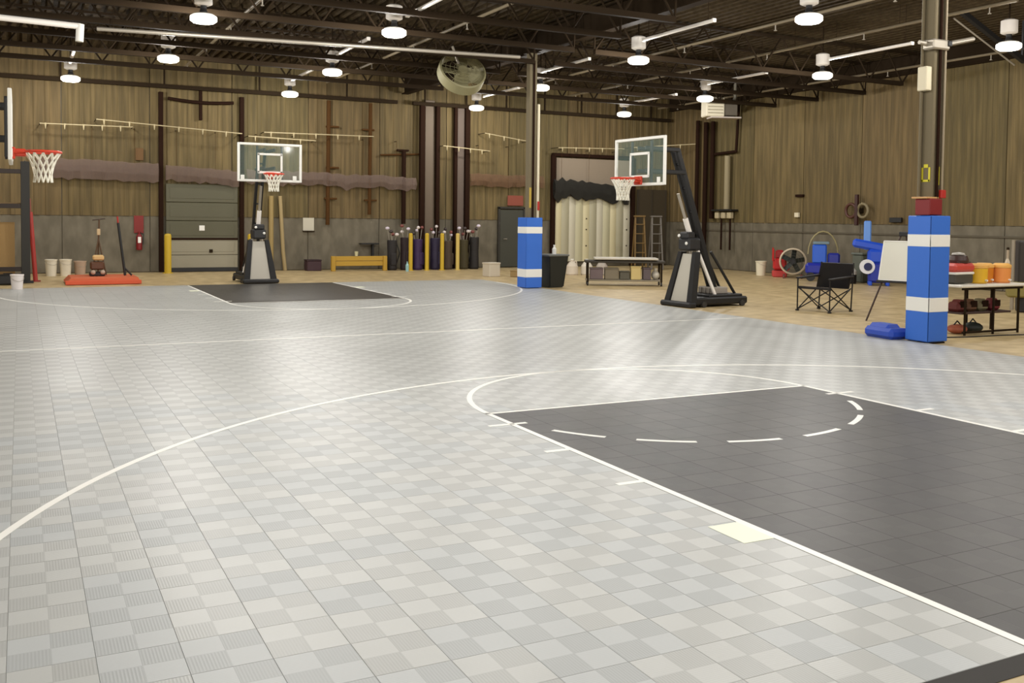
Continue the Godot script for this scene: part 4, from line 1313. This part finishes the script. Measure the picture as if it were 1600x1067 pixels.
	rod(o, "pole", Vector3(0.06, 0.01, 0), Vector3(-0.10, 1.34, 0), 0.032, M.black, 10)
	rod(o, "foot_brace", Vector3(0.05, 0.2, 0), Vector3(0.22, 0.01, 0), 0.022, M.black, 8)
	rod(o, "red_tip", Vector3(-0.10, 1.34, 0), Vector3(-0.115, 1.5, 0), 0.02, M.red, 8)

func crate(label: String, at: Vector3, size: Vector3, m: Material, turn := 0.0) -> void:
	var o := thing("storage_box", label, "box", at, turn)
	bx(o, "body", Vector3(0, size.y * 0.45, 0), Vector3(size.x, size.y * 0.9, size.z), m, 0.015)
	bx(o, "lid", Vector3(0, size.y * 0.94, 0), Vector3(size.x + 0.02, size.y * 0.12, size.z + 0.02), m, 0.012)

func build_right_items() -> void:
	# ---- trash can
	var o := thing("trash_can", "black plastic trash can beside the far padded column", "trash can", Vector3(6.56, -0.016, -18.15), 0.2)
	var s := S.new()
	for k in 4:
		var q := []
		var n4 := [Vector3(0, 0, 1), Vector3(1, 0, 0), Vector3(0, 0, -1), Vector3(-1, 0, 0)]
		var nn: Vector3 = n4[k]
		var t := Vector3(nn.z, 0, -nn.x)
		s.quad(nn * 0.22 + t * 0.24 + Vector3(0, 0.03, 0), nn * 0.22 - t * 0.24 + Vector3(0, 0.03, 0), nn * 0.30 - t * 0.31 + Vector3(0, 0.80, 0), nn * 0.30 + t * 0.31 + Vector3(0, 0.80, 0), (nn + Vector3(0, -0.1, 0)).normalized())
	s.box(Vector3(0, 0.03, 0), Vector3(0.44, 0.05, 0.44), 0.01)
	add(o, "body", s, mat(28, 32, 30, 0.45))
	bx(o, "rim_lip", Vector3(0, 0.815, 0), Vector3(0.68, 0.05, 0.66), mat(96, 98, 94, 0.5), 0.02)
	for x in [-0.2, 0.2]:
		var wh := S.new()
		wh.cone(Vector3(x - 0.03, 0.04, -0.24), Vector3(x + 0.03, 0.04, -0.24), 0.06, 0.06, 12)
		add(o, "wheel", wh, M.rubber)
	var bt := thing("white_bottle", "small white bottle standing on top of the black trash can", "bottle", Vector3(6.62, 0.825, -18.1))
	var bs := S.new()
	bs.lathe(Vector3.ZERO, [Vector2(0, 0), Vector2(0.05, 0), Vector2(0.055, 0.13), Vector2(0.025, 0.18), Vector2(0.028, 0.22), Vector2(0, 0.22)], 14)
	add(bt, "body", bs, M.white)
	bx(bt, "cap", Vector3(0, 0.225, 0), Vector3(0.05, 0.02, 0.05), M.white, 0.005)
	crate("white square box on the concrete left of the far padded column", Vector3(7.06, -0.016, -22.7), Vector3(0.40, 0.42, 0.36), mat(196, 186, 168, 0.6), 0.2)
	crate("low tan box on the concrete between the white square box and the far padded column", Vector3(7.75, -0.016, -22.3), Vector3(0.40, 0.20, 0.30), mat(146, 122, 78, 0.7), 0.5)
	# ---- jugs between can and cart
	var jl := ["pale jug on the floor just right of the trash can", "pale jug on the floor, second right of the trash can", "pale grey jug on the floor, closest to the long table"]
	for k in 3:
		var p: Vector3 = [Vector3(9.85, -0.016, -22.7), Vector3(10.32, -0.016, -22.6), Vector3(10.02, -0.016, -22.15)][k]
		if k == 2: p = Vector3(10.75, -0.016, -22.4)
		o = thing("plastic_jug", jl[k], "jug", p, 0.5 * k, "pale jugs on the floor")
		var j := S.new()
		j.lathe(Vector3.ZERO, [Vector2(0, 0), Vector2(0.17, 0), Vector2(0.19, 0.04), Vector2(0.18, 0.28), Vector2(0.10, 0.40), Vector2(0.045, 0.42), Vector2(0.045, 0.47), Vector2(0, 0.47)], 16)
		add(o, "body", j, [mat(206, 194, 176, 0.5), mat(214, 206, 190, 0.5), mat(168, 158, 146, 0.5)][k])
		var hn := S.new()
		hn.tube([Vector3(0.05, 0.42, 0), Vector3(0.15, 0.43, 0), Vector3(0.17, 0.32, 0)], 0.018, 6)
		add(o, "handle", hn, [mat(206, 194, 176, 0.5), mat(214, 206, 190, 0.5), mat(168, 158, 146, 0.5)][k])
		var cp := S.new()
		cp.cone(Vector3(0, 0.47, 0), Vector3(0, 0.50, 0), 0.05, 0.05, 12)
		add(o, "cap", cp, M.white)
	# ---- long table on casters
	var tw := 0.50
	o = thing("work_table", "long pale topped rolling table with a dark frame left of the right hoop", "table", Vector3(8.75, -0.016, -18.15), -tw)
	bx(o, "tabletop", Vector3(0.05, 0.71, 0), Vector3(1.66, 0.05, 0.72), mat(196, 190, 176, 0.45), 0.012)
	bx(o, "frame_rail", Vector3(0.02, 0.63, 0), Vector3(2.10, 0.06, 0.62), mat(52, 46, 36, 0.6), 0.01)
	bx(o, "lower_shelf", Vector3(0.0, 0.14, 0), Vector3(2.0, 0.04, 0.56), mat(136, 126, 106, 0.6), 0.008)
	for x in [-0.95, 0.97]:
		for z in [-0.26, 0.26]:
			bx(o, "leg", Vector3(x, 0.36, z), Vector3(0.05, 0.52, 0.05), M.steel, 0.005)
			var wh := S.new()
			wh.cone(Vector3(x - 0.02, 0.05, z), Vector3(x + 0.02, 0.05, z), 0.05, 0.05, 12)
			add(o, "caster", wh, M.black)
	var bt2 := Basis(Vector3.UP, -tw)
	var cr := [[-0.72, 0.34, 0.30, mat(112, 96, 96, 0.6), "grey mauve box on the lower shelf of the rolling table, at its left end"], [-0.32, 0.36, 0.30, mat(122, 112, 92, 0.6), "dull tan box on the lower shelf of the rolling table, second from left"], [0.02, 0.26, 0.22, mat(88, 84, 70, 0.6), "dark olive box on the lower shelf of the rolling table, third from left"], [0.31, 0.26, 0.36, mat(206, 184, 122, 0.6), "bright beige carton on the lower shelf in the middle of the rolling table"], [0.60, 0.20, 0.32, mat(92, 80, 82, 0.6), "dark grey box on the lower shelf right of the beige carton"]]
	for c in cr:
		crate(c[4], o.position + bt2 * Vector3(c[0], 0.162, 0.05), Vector3(c[1], c[2], 0.36), c[3], -tw)
	# white sack at right end under table
	var sk := thing("plastic_sack", "white plastic sack on the lower shelf at the right end of the rolling table", "sack", o.position + bt2 * Vector3(0.84, 0.162, 0.0))
	var ss := S.new()
	ss.ball(Vector3(0, 0.12, 0), Vector3(0.10, 0.12, 0.13), 14, 8)
	ss.cone(Vector3(0, 0.22, 0), Vector3(0.02, 0.30, 0), 0.04, 0.06, 10)
	add(sk, "body", ss, mat(206, 198, 182, 0.5))
	var tie := S.new()
	tie.torus(Vector3(0, 0.228, 0), 0.045, 0.010, Basis.IDENTITY, 14, 6)
	add(sk, "tie", tie, mat(160, 150, 130, 0.6))
	# ---- ladders behind the table
	for k in 2:
		var ml: Material = [mat(108, 82, 34, 0.6), mat(100, 94, 86, 0.5)][k]
		o = thing("step_ladder", ["golden brown wooden stepladder standing behind the rolling table", "grey metal stepladder standing right of the brown stepladder"][k], "ladder", [Vector3(14.05, -0.016, -25.2), Vector3(14.55, -0.016, -24.9)][k], -0.4)
		var h := 1.85
		for sx in [-0.2, 0.2]:
			var r1 := S.new()
			var a := Vector3(sx, 0.0, 0.28)
			var b := Vector3(sx * 0.75, h, 0.0)
			r1.box((a + b) / 2, Vector3(0.05, (b - a).length(), 0.08), 0.006, Basis(Quaternion(Vector3.UP, (b - a).normalized())))
			add(o, "rail", r1, ml)
			var r2 := S.new()
			a = Vector3(sx, 0.0, -0.36)
			b = Vector3(sx * 0.75, h, -0.04)
			r2.box((a + b) / 2, Vector3(0.045, (b - a).length(), 0.05), 0.006, Basis(Quaternion(Vector3.UP, (b - a).normalized())))
			add(o, "rear_leg", r2, ml)
		for j in 5:
			var t := (j + 0.8) / 5.6
			bx(o, "step", Vector3(0, h * t, 0.28 * (1.0 - t)), Vector3(0.36, 0.03, 0.11), ml, 0.004)
		bx(o, "top_cap", Vector3(0, h + 0.02, -0.02), Vector3(0.40, 0.05, 0.22), ml, 0.01)
	# ---- white bucket at right wall
	bucket("white bucket on the concrete near the right wall, left of the red machine", Vector3(15.8, -0.016, -20.85), 0.17, 0.46, mat(222, 214, 188, 0.5))
	# ---- red machine
	o = thing("red_machine", "red painted pump machine next to the round fan near the right wall", "machine", Vector3(15.85, -0.016, -20.05), 0.9)
	var rd := mat(188, 34, 34, 0.45)
	bx(o, "body", Vector3(0, 0.40, 0), Vector3(0.46, 0.36, 0.40), rd, 0.05)
	bx(o, "top_box", Vector3(0.06, 0.70, 0.0), Vector3(0.28, 0.28, 0.26), mat(150, 30, 32, 0.5), 0.05)
	var tk := S.new()
	tk.cone(Vector3(-0.2, 0.30, 0.18), Vector3(0.22, 0.30, 0.18), 0.12, 0.12, 16)
	add(o, "tank", tk, rd)
	bx(o, "skid", Vector3(0, 0.10, 0), Vector3(0.54, 0.20, 0.44), mat(196, 64, 60, 0.5), 0.03)
	var hd := S.new()
	hd.tube([Vector3(-0.22, 0.5, -0.2), Vector3(-0.26, 0.86, -0.2), Vector3(0.2, 0.90, -0.2), Vector3(0.22, 0.5, -0.2)], 0.02, 8)
	add(o, "handle", hd, rd)
	# ---- round floor fan
	o = thing("drum_fan", "round floor fan with a pale ring and black blades near the right wall", "fan", Vector3(15.7, -0.016, -19.3), -0.75)
	var fb := Basis(Vector3.RIGHT, PI / 2)
	var rg := S.new()
	rg.lathe(Vector3(0, 0.52, 0), [Vector2(0.37, -0.12), Vector2(0.41, -0.10), Vector2(0.41, 0.10), Vector2(0.37, 0.12), Vector2(0.355, 0.10), Vector2(0.355, -0.10), Vector2(0.37, -0.12)], 28, fb)
	add(o, "housing", rg, mat(192, 176, 150, 0.5))
	for k in 5:
		var bl := S.new()
		var a := TAU * k / 5 + 0.2
		bl.box(Vector3(cos(a) * 0.20, 0.52 + sin(a) * 0.20, 0), Vector3(0.30, 0.16, 0.012), 0.004, Basis(Vector3(0, 0, 1), a) * Basis(Vector3.RIGHT, 0.5))
		add(o, "blade", bl, mat(40, 44, 38, 0.5))
	var hb := S.new()
	hb.cone(Vector3(0, 0.52, -0.12), Vector3(0, 0.52, 0.06), 0.09, 0.08, 14)
	add(o, "motor", hb, M.black)
	var gr := S.new()
	for k in 4:
		gr.torus(Vector3(0, 0.52, 0.115), 0.09 + 0.085 * k, 0.005, fb, 24, 5)
	add(o, "guard", gr, mat(60, 58, 52, 0.5))
	for x in [-0.26, 0.26]:
		bx(o, "foot", Vector3(x, 0.06, 0), Vector3(0.06, 0.12, 0.40), mat(110, 60, 50, 0.5), 0.01)
	# ---- blue machine A
	o = thing("blue_machine", "blue machine with a tall hopper and tan hoop handle behind the black camp chair", "machine", Vector3(15.6, -0.016, -17.95), -0.75)
	bx(o, "base_body", Vector3(0, 0.36, 0), Vector3(0.98, 0.34, 0.50), mat(28, 40, 150, 0.45), 0.07)
	bx(o, "hopper", Vector3(-0.10, 0.80, 0), Vector3(0.40, 0.56, 0.38), mat(40, 92, 200, 0.45), 0.04)
	bx(o, "side_panel", Vector3(0.30, 0.66, 0.02), Vector3(0.34, 0.34, 0.34), mat(34, 44, 140, 0.45), 0.05)
	var hp := S.new()
	var pts := []
	for k in 11:
		var a := PI * k / 10
		pts.append(Vector3(cos(a) * 0.42, 0.78 + sin(a) * 0.68, -0.12))
	hp.tube(pts, 0.022, 8)
	add(o, "hoop_handle", hp, mat(150, 138, 96, 0.5))
	bx(o, "top_plate", Vector3(-0.06, 1.12, 0), Vector3(0.46, 0.08, 0.40), mat(110, 130, 140, 0.5), 0.02)
	for x in [-0.34, 0.34]:
		var wh := S.new()
		wh.cone(Vector3(x, 0.13, 0.26), Vector3(x, 0.13, 0.20), 0.13, 0.13, 16)
		add(o, "wheel", wh, M.black)
		bx(o, "leg", Vector3(x, 0.12, -0.18), Vector3(0.06, 0.24, 0.06), M.black, 0.008)
	# ---- grey canister and box
	o = thing("canister", "white and black round canister on the floor between the two blue machines", "canister", Vector3(15.5, -0.016, -16.85))
	var cn := S.new()
	cn.lathe(Vector3.ZERO, [Vector2(0, 0), Vector2(0.20, 0), Vector2(0.22, 0.05), Vector2(0.22, 0.26), Vector2(0, 0.26)], 18)
	add(o, "base", cn, M.black)
	cn = S.new()
	cn.lathe(Vector3.ZERO, [Vector2(0.225, 0.26), Vector2(0.22, 0.36), Vector2(0.13, 0.47), Vector2(0, 0.50)], 18)
	add(o, "dome", cn, mat(214, 210, 196, 0.4))
	o = thing("storage_bin", "grey green bin standing behind the white and black canister", "bin", Vector3(16.2, -0.016, -17.05))
	bx(o, "body", Vector3(0, 0.40, 0), Vector3(0.36, 0.80, 0.40), mat(92, 96, 84, 0.6), 0.04)
	bx(o, "lid", Vector3(0, 0.83, 0), Vector3(0.40, 0.06, 0.44), mat(104, 110, 102, 0.6), 0.02)
	# ---- blue machine B
	o = thing("blue_machine", "blue machine with an upright mast and round white dial behind the easel", "machine", Vector3(15.55, -0.016, -16.05), -0.75)
	bx(o, "mast", Vector3(-0.14, 1.38, 0), Vector3(0.19, 0.80, 0.18), mat(96, 142, 214, 0.45), 0.03)
	bx(o, "arm", Vector3(0.02, 1.08, 0.02), Vector3(1.10, 0.24, 0.28), M.blue, 0.06, Basis(Vector3(0, 0, 1), -0.18))
	bx(o, "body", Vector3(0.18, 0.80, 0), Vector3(0.62, 0.42, 0.42), M.blue, 0.08)
	bx(o, "lower_body", Vector3(0.18, 0.36, 0), Vector3(0.56, 0.56, 0.44), mat(28, 44, 150, 0.45), 0.06)
	var dl := S.new()
	dl.cone(Vector3(-0.14, 0.52, 0.10), Vector3(-0.14, 0.52, 0.24), 0.20, 0.20, 18)
	add(o, "dial", dl, mat(222, 222, 226, 0.4))
	dl = S.new()
	dl.cone(Vector3(-0.12, 0.52, 0.23), Vector3(-0.12, 0.52, 0.26), 0.11, 0.11, 16)
	add(o, "dial_hub", dl, mat(24, 30, 80, 0.4))
	for x in [-0.05, 0.40]:
		bx(o, "foot", Vector3(x, 0.06, 0), Vector3(0.10, 0.12, 0.46), M.blue, 0.02)
	bx(o, "black_grip", Vector3(0.36, 1.10, 0.05), Vector3(0.22, 0.12, 0.12), M.black, 0.03)
	# ---- camp chair
	o = thing("camp_chair", "black folding camp chair with crossed legs on the concrete by the right sideline", "chair", Vector3(8.42, -0.016, -10.62), -1.38)
	# local +z is the front
	var ch := mat(26, 22, 22, 0.7)
	var ct := mat(30, 28, 28, 0.4, 0.3)
	var w := 0.36
	var seat := S.new()
	seat.quad(Vector3(-w, 0.47, 0.30), Vector3(w, 0.47, 0.30), Vector3(w * 0.9, 0.43, -0.26), Vector3(-w * 0.9, 0.43, -0.26), Vector3.UP)
	seat.quad(Vector3(-w, 0.455, 0.30), Vector3(w, 0.455, 0.30), Vector3(w * 0.9, 0.415, -0.26), Vector3(-w * 0.9, 0.415, -0.26), Vector3.DOWN)
	seat.box(Vector3(0, 0.455, 0.29), Vector3(w * 2, 0.05, 0.03), 0.008)
	add(o, "seat", seat, ch)
	var bk := S.new()
	bk.prism([Vector2(-w, 0.0), Vector2(w, 0.0), Vector2(w * 1.0, 0.48), Vector2(-w * 1.0, 0.48)], Vector3(0, 0.44, -0.26), Vector3.RIGHT, Vector3(0, 1, -0.30), Vector3(0, 0.01, -0.03))
	add(o, "backrest", bk, ch)
	for sx in [-1.0, 1.0]:
		var rd2 := S.new()
		rd2.cone(Vector3(sx * w, 0.02, -0.36), Vector3(sx * w, 0.94, -0.42), 0.014, 0.014, 8)
		add(o, "back_post", rd2, ct)
		rod(o, "front_post", Vector3(sx * w, 0.02, 0.34), Vector3(sx * w, 0.64, 0.34), 0.014, ct)
		var ar := S.new()
		ar.box(Vector3(sx * w, 0.66, -0.02), Vector3(0.09, 0.03, 0.74), 0.01, Basis(Vector3.RIGHT, 0.06))
		add(o, "armrest", ar, ch)
		rod(o, "side_leg", Vector3(sx * w, 0.03, 0.34), Vector3(sx * w, 0.45, -0.34), 0.012, ct)
		rod(o, "side_leg", Vector3(sx * w, 0.03, -0.36), Vector3(sx * w, 0.47, 0.32), 0.012, ct)
		rod(o, "front_leg", Vector3(sx * w, 0.03, 0.34), Vector3(-sx * w, 0.45, 0.32), 0.012, ct)
		rod(o, "rear_leg", Vector3(sx * w, 0.03, -0.36), Vector3(-sx * w, 0.43, -0.30), 0.012, ct)
		for zz in [-0.36, 0.34]:
			bx(o, "foot", Vector3(sx * w, 0.016, zz), Vector3(0.06, 0.03, 0.06), ch, 0.008)
	# ---- easel
	o = thing("easel", "dark tripod easel standing left of the near padded column", "easel", Vector3(8.24, -0.016, -8.62), -1.25)
	var ew := mat(58, 40, 32, 0.6)
	for sx in [-1.0, 1.0]:
		rod(o, "leg", Vector3(sx * 0.46, 0.0, 0.34), Vector3(sx * 0.08, 1.52, -0.14), 0.016, ew)
	rod(o, "rear_leg", Vector3(0, 0.0, -0.52), Vector3(0, 1.52, -0.16), 0.016, ew)
	bx(o, "tray", Vector3(0, 0.70, 0.14), Vector3(0.74, 0.04, 0.10), M.black, 0.008)
	bx(o, "head_clip", Vector3(0, 1.53, -0.13), Vector3(0.22, 0.08, 0.06), M.black, 0.01)
	var wb := thing("whiteboard", "blank white board propped on the dark easel", "board", o.position + Basis(Vector3.UP, -1.25) * Vector3(0, 0.725, 0.155), -1.25)
	var tl := Basis(Vector3.RIGHT, -0.27)
	bx(wb, "panel", tl * Vector3(0, 0.35, 0.0), Vector3(0.66, 0.68, 0.016), mat(204, 202, 188, 0.45), 0.004, tl)
	for sx in [-1.0, 1.0]:
		bx(wb, "frame_edge", tl * Vector3(sx * 0.335, 0.35, 0.0), Vector3(0.018, 0.70, 0.024), M.white, 0.003, tl)
	for yy in [0.0, 0.70]:
		bx(wb, "frame_edge", tl * Vector3(0, yy, 0.0), Vector3(0.68, 0.018, 0.024), M.white, 0.003, tl)
	# ---- folding table with coolers
	var tz := -6.95
	o = thing("folding_table", "white topped folding table with a lower shelf right of the near padded column", "table", Vector3(8.06, -0.016, tz))
	bx(o, "tabletop", Vector3(0, 0.765, 0), Vector3(1.56, 0.045, 0.62), mat(226, 220, 206, 0.45), 0.012)
	bx(o, "lower_shelf", Vector3(-0.08, 0.34, 0), Vector3(1.16, 0.03, 0.44), mat(60, 40, 34, 0.6), 0.005)
	for x in [-0.60, 0.05, 0.64]:
		for z in [-0.24, 0.24]:
			bx(o, "leg", Vector3(x, 0.37, z), Vector3(0.03, 0.74, 0.03), M.steel, 0.004)
	bx(o, "apron", Vector3(0, 0.725, 0.26), Vector3(1.40, 0.04, 0.03), M.steel, 0.004)
	bx(o, "foot_bar", Vector3(0.0, 0.05, 0.24), Vector3(1.30, 0.03, 0.03), M.steel, 0.004)
	# coolers
	var cl := [["yellow drink cooler with a pale lid, left of the three on the folding table", 7.98, mat(226, 178, 44, 0.45), 0.05], ["deep orange drink cooler between the yellow and the peach one", 8.26, mat(206, 122, 26, 0.45), -0.06], ["peach orange drink cooler, right of the three on the folding table", 8.53, mat(228, 146, 74, 0.45), 0.05]]
	for c in cl:
		var q := thing("drink_cooler", c[0], "cooler", Vector3(c[1], 0.774, tz + c[3]))
		var b := S.new()
		b.lathe(Vector3.ZERO, [Vector2(0, 0), Vector2(0.12, 0), Vector2(0.135, 0.02), Vector2(0.14, 0.23), Vector2(0.13, 0.25), Vector2(0, 0.25)], 20)
		add(q, "body", b, c[2])
		b = S.new()
		b.lathe(Vector3.ZERO, [Vector2(0.145, 0.24), Vector2(0.145, 0.28), Vector2(0.10, 0.31), Vector2(0, 0.31)], 20)
		add(q, "lid", b, mat(232, 176, 92, 0.45))
		b = S.new()
		b.cone(Vector3(0, 0.05, 0.13), Vector3(0, 0.05, 0.17), 0.015, 0.015, 8)
		add(q, "spigot", b, M.white)
	# red chest and things on it, left part of the table
	var q2 := thing("cooler_chest", "red and white cooler chest at the left end of the folding table", "cooler", Vector3(7.55, 0.774, tz - 0.02), 0.1)
	bx(q2, "body", Vector3(0, 0.08, 0), Vector3(0.48, 0.14, 0.30), mat(70, 66, 58, 0.5), 0.02)
	bx(q2, "white_band", Vector3(0, 0.165, 0), Vector3(0.50, 0.04, 0.32), M.white, 0.01)
	bx(q2, "lid", Vector3(0, 0.25, 0), Vector3(0.52, 0.14, 0.34), mat(196, 70, 58, 0.45), 0.04)
	q2 = thing("helmet", "dark helmet with a pale crown resting on the red cooler chest", "helmet", Vector3(7.60, 1.098, tz - 0.02))
	var hm := S.new()
	hm.lathe(Vector3.ZERO, [Vector2(0.15, 0.0), Vector2(0.155, 0.04), Vector2(0.13, 0.11), Vector2(0.0, 0.135)], 18)
	hm.box(Vector3(0, 0.01, 0), Vector3(0.26, 0.02, 0.26), 0.005)
	add(q2, "shell", hm, mat(62, 40, 34, 0.4))
	hm = S.new()
	hm.lathe(Vector3.ZERO, [Vector2(0.10, 0.125), Vector2(0.09, 0.15), Vector2(0.0, 0.165)], 18)
	add(q2, "crown", hm, mat(176, 170, 160, 0.4))
	q2 = thing("steel_bottle", "tall pale metal bottle at the right end of the folding table", "bottle", Vector3(8.74, 0.774, tz))
	hm = S.new()
	hm.lathe(Vector3.ZERO, [Vector2(0, 0), Vector2(0.045, 0), Vector2(0.045, 0.30), Vector2(0.02, 0.38), Vector2(0.02, 0.52), Vector2(0, 0.52)], 14)
	add(q2, "body", hm, mat(186, 172, 150, 0.3, 0.4))
	hm = S.new()
	hm.cone(Vector3(0, 0.52, 0), Vector3(0, 0.56, 0), 0.024, 0.02, 10)
	add(q2, "cap", hm, M.steel)
	# hanging black bag
	q2 = thing("hanging_bag", "black bag hanging from the right end of the folding table", "bag", Vector3(8.80, 0.30, tz + 0.33))
	bx(q2, "body", Vector3(0, 0.14, 0.05), Vector3(0.16, 0.34, 0.12), M.black, 0.04)
	rod(q2, "strap", Vector3(0.0, 0.30, 0.05), Vector3(-0.04, 0.47, 0.0), 0.012, M.black, 6)
	bx(q2, "light_patch", Vector3(-0.02, -0.02, 0.10), Vector3(0.06, 0.06, 0.04), mat(170, 160, 150, 0.6), 0.01)
	# things on the lower shelf
	var lo := [["dark red pouch on the lower shelf, at its left end", 7.52, mat(96, 34, 30, 0.6)], ["brown ball bag on the lower shelf, second from left", 7.76, mat(92, 60, 38, 0.6)], ["olive pouch with a pale top on the lower shelf, in the middle", 8.02, mat(112, 104, 76, 0.6)], ["maroon pouch on the lower shelf, at its right end", 8.30, mat(104, 26, 34, 0.6)]]
	for c in lo:
		var q3 := thing("shelf_pouch", c[0], "pouch", Vector3(c[1], 0.339, tz + 0.04))
		var bb := S.new()
		bb.box(Vector3(0, 0.075, 0), Vector3(0.22, 0.15, 0.24), 0.05)
		bb.box(Vector3(0.02, 0.13, 0.01), Vector3(0.15, 0.12, 0.18), 0.045)
		add(q3, "body", bb, c[2])
		bx(q3, "flap", Vector3(0.01, 0.12, 0.115), Vector3(0.14, 0.10, 0.02), M.dark_pipe, 0.008)
	var fb2 := [["dark green duffel on the floor under the folding table", 7.98, 0.17, mat(36, 42, 36, 0.6)], ["rusty red bag on the floor under the left end of the folding table", 7.62, 0.15, mat(168, 92, 66, 0.6)]]
	for c in fb2:
		var q4 := thing("floor_duffel", c[0], "bag", Vector3(c[1], -0.016, tz - 0.02))
		var bb := S.new()
		bb.ball(Vector3(0, c[2] * 0.5, 0), Vector3(0.17, c[2] * 0.5, 0.14), 14, 8)
		add(q4, "body", bb, c[3])
		var hn := S.new()
		hn.tube([Vector3(-0.08, c[2] * 0.9, 0), Vector3(0, c[2] + 0.05, 0), Vector3(0.08, c[2] * 0.9, 0)], 0.01, 6)
		add(q4, "handle", hn, M.black)
	# black cable on the floor
	var cb := thing("floor_cable", "thin black cable lying on the concrete in front of the folding table", "cable")
	var cs := S.new()
	cs.tube([Vector3(6.6, -0.008, -6.72), Vector3(7.3, -0.008, -6.55), Vector3(8.0, -0.008, -6.50), Vector3(8.7, -0.008, -6.37), Vector3(10.5, -0.008, -5.9)], 0.011, 6)
	add(cb, "cord", cs, M.black)
	# dark machine at the right edge
	o = thing("tool_cabinet", "dark grey cabinet with a silver handle pole at the right edge", "cabinet", Vector3(12.35, -0.016, -8.95), -0.8)
	bx(o, "body", Vector3(0, 0.86, 0), Vector3(0.72, 1.1, 0.5), mat(44, 38, 32, 0.5), 0.03)
	bx(o, "side_bin", Vector3(-0.38, 0.45, 0.2), Vector3(0.34, 0.30, 0.3), mat(128, 116, 58, 0.5), 0.03)
	bx(o, "plinth", Vector3(0, 0.17, 0), Vector3(0.66, 0.34, 0.44), M.black, 0.02)
	rod(o, "handle_pole", Vector3(-0.46, 0.05, 0.28), Vector3(-0.46, 1.42, 0.28), 0.035, mat(150, 140, 124, 0.4, 0.3), 10)
